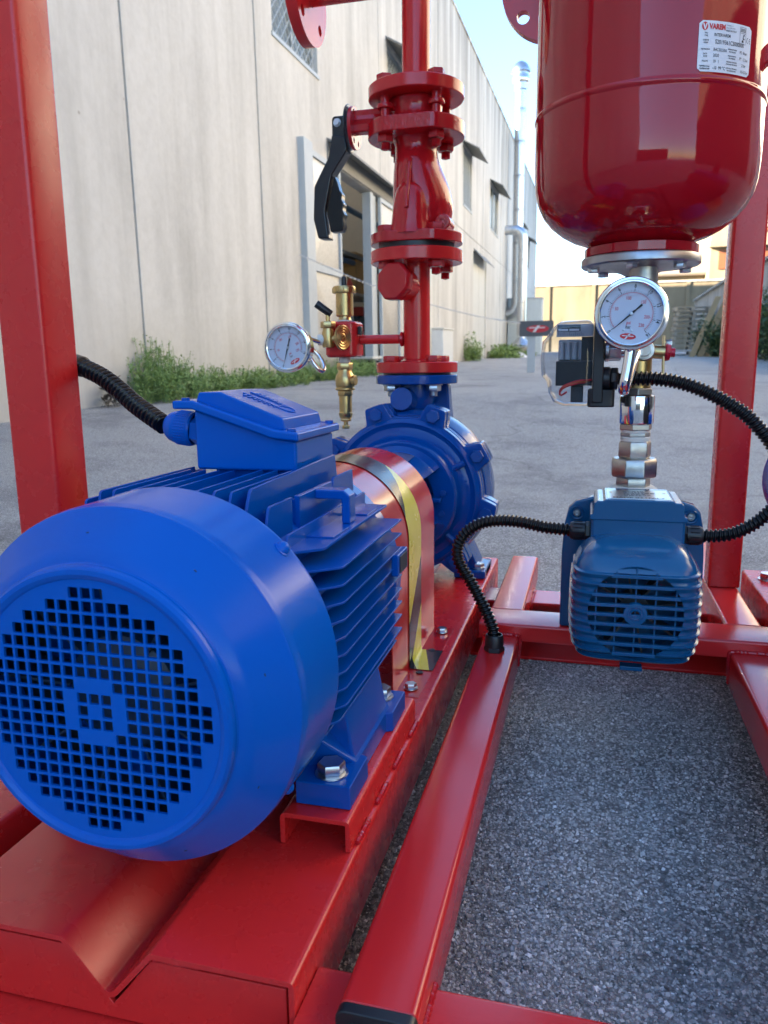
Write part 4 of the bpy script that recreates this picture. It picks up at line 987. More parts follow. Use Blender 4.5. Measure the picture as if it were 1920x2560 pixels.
dk = cut_plate([(1.42+.036*math.cos(2*PI*k/48), .4137+.036*math.sin(2*PI*k/48)) for k in range(48)],
               [[(1.42+.027*math.cos(R(a))+.0042*math.cos(2*PI*k/12), .4137+.027*math.sin(R(a))+.0052*math.sin(2*PI*k/12)) for k in range(12)] for a in (60,120,-60,-120)])
M().add([(-.4245,y,z) for y, z in dk[0]], dk[1]).build('stem_flange', REDV, bv, solid=.006, ang=0)
M().cyl((-.4312,1.42,.4137),(-.4345,1.42,.4137), .0395, n=48).build('lever_plate', BLKP, bv, .001)
nf = M().prism(rrect(-.463,-.4345,.394,.4335,.006), 'XZ', 1.407, 1.433)
lever = nf.build('lever', BLKP, bv, .003, 3)
arm = fillet([V((-.4625,.402)), V((-.4700,.365)), V((-.4980,.318)), V((-.5010,.262)), V((-.4930,.228))], .02, 5)
arm2 = fillet([V((-.4380,.398)), V((-.4330,.377)), V((-.4640,.335)), V((-.4780,.275)), V((-.4720,.2265))], .02, 5)
M().prism(list(arm)+list(arm2)[::-1], 'XZ', 1.404, 1.434).build('lever_arm', BLKP, lever, .003, 3)
tr = [V((-.4600,.335)), V((-.4545,.322)), V((-.4515,.310)), V((-.4465,.3035)), V((-.4478,.293)), V((-.4438,.286)), V((-.4462,.276)), V((-.4428,.268)), V((-.4455,.259)), V((-.4440,.248)), V((-.4480,.2385)), V((-.4700,.2385)), V((-.4755,.275))]
M().prism(tr, 'XZ', 1.408, 1.430).build('trigger', BLKG, lever, .002, 2)
put('bolt', B_STEEL, (-.4525,1.4065,.4220), lever, (PI/2,0,0), .0058)

# riser above the valve and the header with its blind left flange
rs = thing('riser_pipe', 'red vertical pipe with a bolted flange rising out of the picture above the butterfly valve', 'pipe', (PX,PY,.448))
ring(.4480,.4685,.0830).build('flange', RED, rs)
M().cyl((PX,PY,.468),(PX,PY,.95), .0243, n=48).build('pipe', RED, rs)
for k in range(4):
    a = R(45+90*k); put('bolt', B_RED, (PX+.0625*math.cos(a),PY+.0625*math.sin(a),.4685), rs, (0,0,.6+k), .0148)
M().cyl((PX-.005,PY,.640),(-.512,PY,.640), .0215, n=40).build('header', RED, rs)
hf = [[(PY+.0625*math.cos(R(a))+.009*math.cos(2*PI*k/20), .640+.0625*math.sin(R(a))+.009*math.sin(2*PI*k/20)) for k in range(20)] for a in (45,135,-45,-135)]
dk = cut_plate([(PY+.0825*math.cos(2*PI*k/80), .640+.0825*math.sin(2*PI*k/80)) for k in range(80)], hf)
M().add([(-.5100,y,z) for y, z in dk[0]], dk[1]).build('end_flange', RED, rs, solid=.020, ang=0, label='upper left pipe flange with bolt holes')
M().lathe([(.0215,-.010),(.031,-.001),(.0320,.0005)], (-.5095,PY,.640), (-1,0,0), 40).build('weld', REDV, rs)
# second flange beside the tank, facing the camera
sf = thing('suction_flange', 'red pipe flange with a round bolt hole at the top edge, left of the tank', 'flange', (-.082,1.42,.600))
hf = [[(-.082+.0650*math.cos(R(a))+.0105*math.cos(2*PI*k/24), .600+.0650*math.sin(R(a))+.0105*math.sin(2*PI*k/24)) for k in range(24)] for a in (45,135,-45,-138)]
dk = cut_plate([(-.082+.0840*math.cos(2*PI*k/80), .600+.0840*math.sin(2*PI*k/80)) for k in range(80)], hf)
M().add([(x,1.42,z) for x, z in dk[0]], dk[1]).build('flange_disc', RED, sf, solid=.018, ang=0)
M().tube(smooth_path([(-.082,1.425,.600),(-.082,1.36,.600),(-.082,1.33,.612),(-.082,1.318,.645),(-.082,1.318,.90)], .01), .0243, 28).build('elbow_pipe', RED, sf)
# ================================================================== brass fittings on the manifold
av = thing('air_vent', 'upright brass automatic air vent with a black cap on the red manifold block', 'valve', (-.4495,PY,.079))
c0 = (-.4495,PY,0)
M().lathe([(0,.0792),(.0125,.0792),(.013,.082),(.0115,.084),(.0115,.0885),(.0150,.0892),(.0162,.0905),(.0162,.1300),(.0175,.131)], c0, (0,0,1), 48).build('body', BRASS, av)
cp = M().lathe([(.017,.1302),(.0212,.1306),(.0217,.132),(.0217,.1405),(.0200,.1432),(0,.1436)], c0, (0,0,1), 48).build('cap', BRASS, av)
kn = M()
for k in range(14):
    a = 2*PI*k/14; p = V((-.4495+.0216*math.cos(a), PY+.0216*math.sin(a), 0)); kn.tube([p+V((0,0,.1315)), p+V((0,0,.1405))], .0013, 6)
kn.build('grip_ribs', BRASS, cp)
M().lathe([(0,.1430),(.0050,.1430),(.0052,.157),(.0040,.161),(0,.162)], c0, (0,0,1), 24).build('vent_cap', BLK, av)
M().lathe([(.0145,.0786),(.0150,.0805),(.0130,.0822)], c0, (0,0,1), 24).build('seal_tape', TAPE, av)

rv = thing('relief_valve', 'brass relief valve hanging below the red manifold block', 'valve', (-.4512,PY,.0145))
c1 = (-.4512,PY,0)
M().lathe([(0,.0150),(.0105,.0150),(.0115,.010),(.0105,.0045),(0,.0045)], c1, (0,0,1), 24).build('seal_tape', TAPE, rv)
M().hexa((-.4512,PY,-.0085), (0,0,1), .0152, .0130, 6, .3).build('nut', BRASS, rv, .0006)
M().lathe([(.0125,-.008),(.0128,-.013),(.0168,-.0195),(.0182,-.025),(.0182,-.038),(.0172,-.0415),(.0188,-.0430),(.0188,-.0455),(.0170,-.0470),(.0135,-.0475)], c1, (0,0,1), 48).build('body', BRASS, rv)
M().cyl((-.4512,PY,-.0285),(-.4290,PY-.004,-.0285), .0095, n=24).build('outlet', BRASS, rv, .001)
M().hexa((-.4512,PY,-.0575), (0,0,1), .0152, .0105, 6, .7).build('nut', BRASS, rv, .0006)
M().lathe([(.0123,-.0570),(.0123,-.0885),(.0135,-.0895),(.0135,-.0930),(.0125,-.0945),(.0125,-.098),(.0100,-.1000)], c1, (0,0,1), 40).build('bonnet', BRASS, rv)
M().hexa((-.4512,PY,-.1055), (0,0,1), .0105, .0060, 6, .1).build('nut', BRASS, rv)
M().lathe([(0,-.1055),(.0045,-.1055),(.0045,-.113),(0,-.113)], c1, (0,0,1), 16).build('stem', BRASS, rv)
M().hexa((-.4512,PY,-.1195), (0,0,1), .0073, .0062, 6, .5).build('lock_nut', BRASS, rv)

gc = thing('gauge_cock', 'brass gauge cock with black lever and round disc before the manifold block', 'valve', (-.4665,1.372,.046))
M().lathe([(0,-.016),(.0105,-.016),(.0115,-.010),(.0115,.010),(.0098,.016),(.0098,.020)], (-.4665,1.372,.048), (0,0,1), 32).build('body', BRASS, gc)
M().hexa((-.4665,1.372,.0660), (0,0,1), .0140, .0120, 6, .25).build('packing_nut', BRASS, gc, .0008)
M().cyl((-.4665,1.372,.077),(-.4665,1.372,.094), .0040, n=16).build('stem', BRASS, gc)
M().lathe([(0,0),(.0058,0),(.0066,.002),(.0072,.030),(.0066,.033),(.0042,.033),(.0036,.028),(0,.028)], (-.4605,1.374,.0905), (-.76,-.30,.58), 28).build('handle', BLK, gc)
M().cyl((-.462,1.372,.046),(-.4395,1.372,.049), .0075, n=24).build('arm', BRASS, gc)
dp = [(0,0),(.0200,0),(.0225,.0012),(.0225,.0030),(.0205,.0042)]
for k in range(3): dp += [(.0180-.005*k,.0030),(.0160-.005*k,.0042)]
M().lathe(dp+[(.0035,.0042),(.003,.002),(0,.002)], (-.4400,1.370,.0490), (1,-.42,0), 48).build('disc', BRASS, gc)
M().cyl((-.4665,1.372,.046),(-.4665,1.395,.046), .010, n=24).build('tail', BRASS, gc)
M().lathe([(0,0),(.0072,0),(.0092,.003),(.0098,.008),(.0090,.012),(0,.012)], (-.4730,1.369,.046), (-1,-.15,-.05), 24).build('gland_nut', TAPE, gc, .0004)
M().box(-.4195,-.4125,1.40,1.414,.0545,.0700).build('lever_tab', BLK, gc, .002)

# ================================================================== pressure gauges
def gauge(label, c, rad, rot, siphon, sr):
    cx, cy, cz = c
    g_ = thing('pressure_gauge', label, 'gauge', c, 'pressure gauges')
    k = rad/.0425
    P3 = lambda u, v, h: (cx+u, cy-h, cz+v)
    ca, sa = math.cos(rot), math.sin(rot)
    rt = lambda u, v: (u*ca-v*sa, u*sa+v*ca)
    M().lathe([(0,-.020*k),(.037*k,-.020*k),(.0385*k,-.018*k),(.0385*k,.006*k),(.0400*k,.0065*k)], (cx,cy,cz), (0,-1,0), 72).build('case', CHROME, g_)
    M().lathe([(.0385*k,.004*k),(.0415*k,.0045*k),(.0425*k,.0065*k),(.0425*k,.0095*k),(.0412*k,.0118*k),(.0390*k,.0122*k),(.0375*k,.0105*k),(.0368*k,.0105*k),(.0362*k,.0118*k),(.0352*k,.0112*k),(.0348*k,.0085*k),(.0348*k,.004*k)], (cx,cy,cz), (0,-1,0), 96).build('bezel', CHROME, g_)
    dl = M().lathe([(0,.0052*k),(.0352*k,.0052*k)], (cx,cy,cz), (0,-1,0), 72).build('dial', DIAL, g_)
    bk = M(); rd = M(); wh = M()
    def bar(m, a, r0, r1, w, h):
        d = (math.cos(a), math.sin(a)); t = (-d[1], d[0]); q_ = []
        for r, s in ((r0,-1),(r1,-1),(r1,1),(r0,1)): q_.append(P3(*rt((d[0]*r+t[0]*w*s)*k, (d[1]*r+t[1]*w*s)*k), h*k))
        m.add(q_, [(0,1,2,3)])
    def txt(m, s, size, u, v, ang=0.0, bold=.0, sx=1.0, h=.00545):
        vs, fs = text_mesh(s, size*k, 'CENTER', bold*k, sx); c_, s_ = math.cos(ang), math.sin(ang)
        m.add([P3(*rt(u*k+x*c_-y*s_, v*k+x*s_+y*c_), h*k) for x, y in vs], fs)
    va = lambda v: R(225-270*v/16.0)
    for i in range(65):
        v = i/4; mj = i % 8 == 0
        bar(bk, va(v), .0248, .0285 if mj else (.0272 if i % 2 == 0 else .0268), .00032 if mj else .00015, .0054)
    for v in range(0, 17, 2):
        a = va(v); txt(bk, str(v), .0062, .0315*math.cos(a), .0315*math.sin(a), a-PI/2, .00012, .8)
    for i in range(47):
        a = R(225-270*(i*5/232.0)); bar(rd, a, .0222 if i % 10 else .0212, .0240, .00012 if i % 10 else .0002, .0054)
    ar = []
    for i in range(61):
        a = R(225-270*i/60); ar += [P3(*rt(.0240*k*math.cos(a), .0240*k*math.sin(a)), .00542*k), P3(*rt(.0245*k*math.cos(a), .0245*k*math.sin(a)), .00542*k)]
    rd.add(ar, [(2*i,2*i+1,2*i+3,2*i+2) for i in range(60)])
    for v in (50,100,150,200,230):
        a = R(225-270*v/232.0); txt(rd, str(v), .0056, .0180*math.cos(a), .0183*math.sin(a), 0, .00006, .75)
    txt(rd, 'psi', .0056, -.0015, -.0105, 0, .00006, .8); txt(bk, 'bar', .0056, -.0015, -.0155, 0, .00006, .8)
    el = [P3(*rt(.0092*k*math.cos(2*PI*i/40), (-.0262+.0036*math.sin(2*PI*i/40))*k), .00538*k) for i in range(40)]
    rd.add(el, [tuple(range(40))])
    def stroke(pts, h=.00548): wh.add([P3(*rt(u*k, v*k), h*k) for u, v in pts], [tuple(range(len(pts)))])
    stroke([(-.0040,-.0294),(-.0022,-.0294),(.0028,-.0230),(.0010,-.0230)]); stroke([(-.0072,-.0262),(.0060,-.0262),(.0066,-.0252),(-.0062,-.0252)])
    bk.build('dial_print', INK, dl, ang=0); rd.build('dial_print', REDINK, dl, ang=0); wh.build('dial_print', WHITEL, dl, ang=0)
    for u in (-.0062, .0032): M().lathe([(0,.0064*k),(.0011*k,.0062*k),(.0013*k,.0054*k)], P3(*rt(u*k,-.0192*k), 0), (0,-1,0), 12).build('dial_screw', STEEL, dl)
    # needle: thin tip to the zero mark, broad tail
    nd = M(); a = va(0.0)+.03; d = (math.cos(a), math.sin(a)); t = (-d[1], d[0]); h = .0072
    pts = [(.0262,.0002),(.004,.0010),(-.004,.0013),(-.0062,.0008),(-.0150,.0013),(-.0156,.0010)]
    up = [(d[0]*r+t[0]*w, d[1]*r+t[1]*w) for r, w in pts]; lo = [(d[0]*r-t[0]*w, d[1]*r-t[1]*w) for r, w in pts]
    nd.add([P3(*rt(u*k, v*k), h*k) for u, v in up+lo[::-1]], [tuple(range(12))])
    ne = nd.build('needle', INK, g_, solid=.0004*k, ang=0)
    M().lathe([(0,.0088*k),(.0016*k,.0087*k),(.0021*k,.0080*k),(.0021*k,.0056*k)], c, (0,-1,0), 20).build('hub', STEEL, ne)
    M().lathe([(0,.0100*k),(.0355*k,.0100*k)], c, (0,-1,0), 64).build('glass', GLASS, g_)
    # liquid line near the top of the filled gauge
    ll = [P3(*(.0235*k*math.cos(R(150-120*i/30))*1.0, (.0215+.0045*math.sin(PI*i/30)*0)*k+.0012*k*math.cos(2*PI*i/30)), .0092*k) for i in range(31)]
    M().tube(ll, .00022*k, 5).build('liquid_line', STEEL, g_)
    M().tube(smooth_path(siphon, .002), sr, 18).build('siphon', CHROME, g_)
    return g_
gauge('steel pressure gauge at the left, by the brass manifold', (-.503,1.270,.0305), .0425, R(28),
      [(-.473,1.368,.046),(-.481,1.362,.0425),(-.4885,1.352,.0450),(-.4955,1.340,.0470),(-.4960,1.330,.0400),(-.4900,1.326,.0220),(-.4790,1.326,.0030),(-.4700,1.330,-.0080),(-.4655,1.338,-.0090),(-.4680,1.346,.0000),(-.4790,1.350,.0180),(-.4920,1.342,.0310),(-.5020,1.322,.0340),(-.503,1.288,.0305)], .0042)
gauge('steel pressure gauge below the red tank, right of the middle', (.0432,1.000,.0565), .0430, R(-6),
      [(.0445,1.004,.020),(.0440,1.003,.008),(.0415,.999,-.012),(.0395,.997,-.024),(.0388,1.001,-.0325),(.0400,1.012,-.0335),(.0440,1.026,-.022),(.0500,1.045,.000),(.0560,1.070,.012),(.060,1.095,.0150)], .0066)

# ================================================================== small pump with its own motor
JX, JZ, JY = .0590, -.2855, .900
jp = thing('jockey_pump', 'small dark blue jockey pump with ribbed fan cover on the cross bar', 'pump', (JX,1.10,-.370))
br = [(-.0312,-.3694),(-.0312,-.262),(-.0288,-.222),(-.0235,-.1975),(-.0140,-.1875),(.012,-.1800),(.108,-.1800),(.1385,-.1880),(.1475,-.1985),(.1530,-.224),(.1550,-.262),(.1570,-.3694),(.135,-.3694),(.120,-.352),(.0,-.352),(-.012,-.3694)]
M().prism(br, 'XZ', 1.084, 1.102).build('bracket', NAVY, jp, .003, 3)
for x in (-.0122, .1352):
    M().lathe([(.0095,.001),(.0088,.0030),(.0076,.0026),(.0070,-.002)], (x,1.084,-.2035), (0,-1,0), 28).build('bolt_seat', NAVY, jp)
    M().lathe([(0,.0025),(.0020,.0022),(.0024,.004),(.0046,.004),(.0052,.002),(.0052,-.004)], (x,1.084,-.2035), (0,-1,0), 20).build('bolt', STEEL, jp)
M().lathe([(0,1.095),(.083,1.100),(.086,1.112),(.086,1.165),(.076,1.19),(.05,1.20),(0,1.20)], (JX,0,JZ), (0,1,0), 56).build('pump_head', CREAM, jp)
M().lathe([(.050,-.225),(.046,-.200),(.040,-.192),(.0335,-.1885),(.0335,-.1780),(.0300,-.1765),(0,-.1765)], (.0605,1.118,0), (0,0,1), 40).build('port_boss', CREAM, jp)
M().lathe([(0,.955),(.0655,.955),(.0665,.97),(.0665,1.088),(0,1.088)], (JX,0,JZ), (0,1,0), 56).build('motor_body', NAVY, jp)
# fan cover: rounded box, lofted in height with stepped ribs
ribz = [-.2400-.01165*k for k in range(10)]
def cover_slices():
    zs_ = []; hh = .0768; n = 150
    for i in range(n+1):
        z = JZ+hh*(1-2*i/n)*.9999; zr = abs(z-JZ)/hh
        rib = 0.0
        for zr_ in ribz:
            d = zr_-z
            if -.0010 < d < .0058: rib = max(rib, 1.0 if d < .0004 else max(0.0, 1-(d-.0004)/.0054))
        w = .0735*(1-zr**3.6)**(1/3.6)+.0024*rib
        D = .089*(1-zr**5.5)**.5
        zs_.append((z, max(w,.002), max(D,.003), rib))
    return zs_
cs = cover_slices(); nx = 140; vs = []; fs = []; keep = []
for z, w, D, rib in cs:
    for j in range(nx+1):
        ph = PI*j/nx; cc, ss = math.cos(ph), math.sin(ph); e = 2/6.0
        x = JX-w*(abs(cc)**e)*(1 if cc > 0 else -1)
        y = .987-(D+.0046*rib)*abs(ss)**e
        vs.append((x, y, z))
OR = .0530
def cut(x, z): return math.hypot(x-JX, z-JZ) < OR and JZ-.0475 < z < JZ+.047
removed = set(); kept = set()
for i in range(len(cs)-1):
    for j in range(nx):
        q_ = [i*(nx+1)+j, i*(nx+1)+j+1, (i+1)*(nx+1)+j+1, (i+1)*(nx+1)+j]
        c_ = sum((V(vs[a]) for a in q_), V())/4
        if c_.y < .925 and cut(c_.x, c_.z): removed.update(q_); continue
        kept.update(q_); fs.append(tuple(q_))
for a in removed & kept:
    x, y, z = vs[a]; r_ = math.hypot(x-JX, z-JZ)
    if abs(z-JZ) < .0465: vs[a] = (JX+(x-JX)*OR/r_, y, z if abs(z-JZ) > .04 else JZ+(z-JZ)*OR/r_)
fcv = M().add(vs, fs).build('fan_cover', NAVY, jp, ang=50)
M().lathe([(OR+.0020,.9025),(OR+.0020,.925),(OR+.0008,.925),(OR+.0008,.9025)], (JX,0,JZ), (0,1,0), 72).build('opening_rim', NAVY, fcv)
for z in ribz[:9]:
    h = math.sqrt(max(0, OR**2-(z-JZ)**2))+.001
    if h > .01: M().box(JX-h,JX+h,.8960,.9022,z-.0032,z+.0008).build('grille_bar', NAVY, fcv, .0005, 1)
for dx in (-.044,-.022,0,.022,.044):
    h = math.sqrt(OR**2-dx**2)+.001
    M().box(JX+dx-.0010,JX+dx+.0010,.9008,.9048,JZ-h,JZ+h).build('grille_bar', NAVY, fcv, .0004, 1)
M().lathe([(.0045,.903),(.0045,.8965),(.0058,.8955),(.0066,.8968),(.0085,.8968),(.0090,.8958),(.0128,.8962),(.0135,.8975),(.0135,.903),(.0045,.903)], (JX,0,JZ), (0,1,0), 48).build('grille_hub', NAVY, fcv)
jf = M().lathe([(0,.925),(.016,.925),(.018,.945),(0,.946)], (JX,0,JZ), (0,1,0), 24)
for k in range(8):
    a = 2*PI*k/8+.2; d = V((math.cos(a),0,math.sin(a))); t = V((-math.sin(a),0,math.cos(a)))*.0012
    p = [V((JX,.920,JZ))+d*.015, V((JX,.915,JZ))+d*.058, V((JX,.948,JZ))+d*.058, V((JX,.946,JZ))+d*.015]
    jf.add([x+s*t for s in (-1,1) for x in p], [(0,1,2,3),(7,6,5,4),(0,4,5,1),(1,5,6,2),(2,6,7,3),(3,7,4,0)])
jf.build('fan', plain('dark_grey_fan_plastic', (.03,.038,.04), .5), jp)
# moulded grip and tab on the cover
M().tube([(JX-.016+.032*i/12, .9215-.004*math.sin(PI*i/12), JZ+.0560+.0032*math.sin(PI*i/12)) for i in range(13)], .0011, 8).build('moulded_tab', NAVY, fcv)
M().box(JX-.013,JX+.013,.925,.940,JZ-.0800,JZ-.0745).build('moulded_tab', NAVY, fcv, .001)
# terminal box
M().prism(rrect(.0062,.1180,.984,1.074,.005,3), 'XY', -.2300,-.1905).build('terminal_box', NAVY, jp, .002)
jl = M().prism([(.0045,-.1930),(.1197,-.1930),(.1197,-.1870),(.1160,-.1855),(.1150,-.1715),(.1120,-.1690),(.1050,-.1690),(.1020,-.1665),(.0230,-.1665),(.0200,-.1690),(.0130,-.1690),(.0095,-.1715),(.0082,-.1855),(.0045,-.1870)], 'XZ', .982, 1.076).build('terminal_lid', NAVY, jp, .0016, 2)
M().box(.0250,.1000,.990,1.058,-.1668,-.1660).build('nameplate', SILVERL, jl, .0003, 1)
for x in (.0295,.0955): M().lathe([(0,.0009),(.0018,.0006),(.0022,-.0002)], (x,1.036,-.1660), (0,0,1), 14).build('rivet', BRASS, jl)
vs, fs = text_mesh('MADE IN ITALY', .0090, 'CENTER', .0002)
M().add([(.0625+x, .9965+y, -.1657) for x, y in vs], fs).build('embossed_text', INK, jl, ang=0)
nm = M()
for r_, (y, w) in enumerate(((1.047,.030),(1.040,.022),(1.033,.033),(1.026,.026),(1.019,.031),(1.012,.018))):
    x = .0455
    while x < .0455+w:
        l = random.uniform(.002,.006); nm.box(x, x+l, y-.0009, y+.0009, -.1661, -.1657); x += l+.0014
nm.build('fine_print', plain('grey_ink', (.10,.10,.12), .5), jl, ang=0)
for k in range(7):
    x = JX-.036+.012*k; M().cyl((x,.975,-.2100-.002*abs(k-3)),(x,.985,-.2100-.002*abs(k-3)), .0013, n=10).build('moulded_pin', NAVY, jp)
def gland(x, y, z, d, parent, s=1.0, name='cable_gland'):
    g_ = M().hexa((x,y,z), (d,0,0), .0128*s, .0065*s, 6, .2)
    g_.lathe([(.0105*s,.006*s),(.0118*s,.0068*s),(.0120*s,.022*s),(.0105*s,.0255*s),(.0095*s,.0258*s)], (x,y,z), (d,0,0), 32)
    for k in range(12):
        a = 2*PI*k/12; p = V((x, y+.0119*s*math.cos(a), z+.0119*s*math.sin(a))); g_.tube([p+V((d*.010*s,0,0)), p+V((d*.021*s,0,0))], .0010*s, 5)
    return g_.build(name, BLK, parent, ang=30)
gland(.0060,1.030,-.2175,-1,jp); gland(.1182,1.030,-.2175,1,jp)
conduit('black corrugated conduit looping from the small pump down onto the middle rail', [(-.0185,1.030,-.2175),(-.035,1.030,-.2165),(-.055,1.031,-.2150),(-.082,1.034,-.2105),(-.112,1.037,-.2100),(-.138,1.038,-.2150),(-.1575,1.036,-.2270),(-.1685,1.032,-.2440),(-.1690,1.028,-.2620),(-.1610,1.024,-.2780),(-.1500,1.021,-.2930),(-.1370,1.018,-.3150),(-.1250,1.0155,-.3380),(-.1175,1.014,-.3560),(-.1150,1.0125,-.3680)], .0087, .0056, .0023)
gg = M().hexa((-.1150,1.0125,-.3872), (0,0,1), .0142, .0065, 6, .1); gg.lathe([(.0118,.006),(.0126,.0068),(.0126,.0205),(.0112,.0235),(.0098,.0235)], (-.1150,1.0125,-.3872), (0,0,1), 32)
gg.build('cable_gland', BLK, skid, ang=30)
conduit('black corrugated conduit leaving the small pump towards the right edge', [(.1430,1.030,-.2175),(.158,1.030,-.2170),(.175,1.029,-.2140),(.192,1.027,-.2060),(.208,1.024,-.1930),(.223,1.020,-.1740),(.236,1.016,-.150),(.245,1.02,-.135),(.262,1.045,-.115),(.278,1.065,-.11)], .0087, .0056, .0023)

# ================================================================== riser fittings under the tank
rf = thing('riser_fittings', 'column of nickel plated pipe fittings rising from the small pump to the tank', 'pipe fitting', (.0605,1.10,-.1765))
c2 = (.0605,1.10,0)
M().lathe([(.0335,-.1775),(.0325,-.1700),(.0270,-.1660),(0,-.1660)], c2, (0,0,1), 32).build('seal_tape', TAPE, rf)
M().hexa((.0605,1.10,-.1680), (0,0,1), .0232, .0150, 6, .2).build('nipple', NICKEL, rf, .001)
M().hexa((.0605,1.10,-.1535), (0,0,1), .0315, .0255, 8, .39).build('union_nut', NICKEL, rf, .0016)
M().hexa((.0605,1.10,-.1285), (0,0,1), .0222, .0240, 6, .24).build('union_body', NICKEL, rf, .0016)
M().lathe([(.0190,-.1050),(.0195,-.1000),(.0180,-.0985)], c2, (0,0,1), 28).build('seal_tape', TAPE, rf)
M().hexa((.0605,1.10,-.0990), (0,0,1), .0200, .0060, 6, .1).build('nipple', NICKEL, rf, .0008)
M().lathe([(.0185,-.0935),(.0192,-.0905),(.0180,-.0895)], c2, (0,0,1), 28).build('seal_tape', TAPE, rf)
M().hexa((.0605,1.10,-.0905), (0,0,1), .0222, .0090, 6, .3).build('valve_nut', NICKEL, rf, .0008)
M().lathe([(.0205,-.0820),(.0222,-.0812),(.0226,-.0795),(.0226,-.0460),(.0222,-.0445),(.0195,-.0440)], c2, (0,0,1), 56).build('check_valve_body', CHROME, rf)
M().hexa((.0605,1.10,-.0440), (0,0,1), .0208, .0100, 6, .5).build('valve_nut', NICKEL, rf, .0008)
M().cyl((.0605,1.10,-.035),(.0605,1.10,.062), .0165, n=32).build('brass_tee', BRASS, rf)
M().lathe([(.0165,.055),(.0200,.056),(.0200,.075),(.0182,.077),(.0182,.1225)], c2, (0,0,1), 40).build('nickel_pipe', NICKEL, rf)
M().cyl((.046,1.098,.0145),(.017,1.098,.0135), .0085, n=24).build('side_branch', CHROME, rf)
M().hexa((.0180,1.098,.0140), (1,0,0), .0132, .0190, 6, .25).build('hex_coupling', STEEL, rf, .0008)
M().lathe([(0,0),(.012,0),(.0135,.003),(.0120,.0075),(.008,.0080),(.0075,.012),(0,.012)], (.0655,1.086,.0140), (0,-1,.1), 28).build('siphon_nut', NICKEL, rf)

gb = thing('drain_cock', 'brass ball cock with a red screw, right of the gauge under the tank', 'valve', (.076,1.095,.0135))
M().cyl((.070,1.095,.0135),(.0915,1.095,.0120), .0088, n=28).build('body', BRASS, gb)
M().prism([(1.080,-.018),(1.088,-.020),(1.108,.028),(1.104,.034),(1.096,.034)], 'YZ', .0885, .0915).build('handle', BRASS, gb, .001)
M().lathe([(0,0),(.0105,0),(.0115,.002),(.0100,.0065),(.0060,.0075),(.006,.0125),(0,.0125)], (.0918,1.096,.0120), (1,0,-.05), 10).build('knob', plain('red_plastic', (.45,.01,.03), .3), gb)
M().hexa((.0930,1.102,.0235), (1,0,0), .0048, .0075, 6).build('screw', STEEL, gb)

# ================================================================== pressure switch
ps = thing('pressure_switch', 'pressure switch under a clear plastic cover, left of the gauge', 'pressure switch', (-.02,1.09,-.055))
cvp = [(.001,.0540),(-.040,.0530),(-.0505,.0480),(-.0545,.0385),(-.0640,.0270),(-.0660,.0050),(-.0640,-.0170),(-.0570,-.0240),(-.0545,-.0390),(-.0480,-.0510),(-.0360,-.0560),(.001,-.0565)]
M().prism(cvp, 'XZ', 1.052, 1.136).build('clear_cover', CLEAR, ps, .009, 4)
M().prism(rrect(.0012,.0150,-.0520,.0505,.003), 'XZ', 1.048, 1.138).build('base', BLK, ps, .002)
M().box(-.0460,.0010,1.066,1.128,-.0300,.0020).build('contact_block', BLK, ps, .001)
M().box(-.0460,.0005,1.0590,1.0605,.0330,.0490).build('scale_card', plain('pale_card', (.45,.45,.47), .5), ps)
sc_ = M()
for k in range(14): sc_.box(-.0440+.0024*k, -.0436+.0024*k, 1.0582, 1.0588, .0340, .0372 if k % 3 else .0390)
sc_.build('scale_print', INK, ps, ang=0)
M().box(-.0450,-.0160,1.0578,1.0588,.0400,.0480).build('scale_slot', DARK, ps)
for k in range(2): M().box(-.0440+.014*k,-.0315+.014*k,1.0570,1.0576,.0405,.0430).build('pointer', WHITEL, ps)
SPR = plain('white_plastic', (.42,.44,.47), .4)
M().box(-.0440,-.0140,1.080,1.110,.0022,.0300).build('adjuster_body', SPR, ps, .002)
for k in range(4): M().lathe([(0,.003),(.0034,.004),(.0038,.008),(.0034,.026),(0,.027)], (-.0400+.0085*k,1.076,0), (0,0,1), 14).build('adjuster_rib', SPR, ps)
M().box(-.0140,.0008,1.068,1.125,.0022,.0330).build('bracket', BLK, ps)
for k, w in enumerate((REDINK, plain('orange_wire', (.55,.12,.02), .4), REDINK)):
    M().tube(smooth_path([(.001,1.066+.002*k,-.0225-.001*k),(-.018,1.063,-.0240-.0015*k),(-.034,1.062,-.0300-.001*k),(-.0400,1.063,-.0370-.001*k),(-.0380,1.066,-.0425),(-.031,1.068,-.0380)], .003), .0013, 8).build('wire', w, ps)
M().box(-.026,-.010,1.072,1.095,-.052,-.0305).build('terminal', BLK, ps, .001)
M().prism(rrect(-.004,.0300,1.050,1.086,.005), 'XY', -.0575,-.0345).build('gland_block', BLK, ps, .002)
M().cyl((.0080,1.068,-.0215),(.0240,1.068,-.0215), .0158, n=32).build('cable_gland', BLK, ps, .002)
M().hexa((.0240,1.068,-.0215), (1,0,0), .0150, .0095, 8, .2).build('cable_gland', BLK, ps, .001)
M().cyl((.0060,1.068,-.0455),(.0270,1.068,-.0455), .0115, n=28).build('cable_gland', BLK, ps, .002)
M().lathe([(0,0),(.010,0),(.0135,.002),(.0135,.006),(.010,.008)], (.0150,1.098,.0140), (1,0,0), 28).build('lock_ring', STEEL, ps)
conduit('black corrugated conduit arching from the pressure switch in front of the right post', [(.0330,1.066,-.0215),(.050,1.066,-.0210),(.079,1.066,-.0215),(.107,1.066,-.0258),(.1365,1.065,-.0360),(.166,1.063,-.0512),(.190,1.062,-.0672),(.206,1.061,-.0833),(.219,1.061,-.0985),(.235,1.06,-.125),(.246,1.06,-.155),(.25,1.06,-.19)], .0094, .0058, .0024)

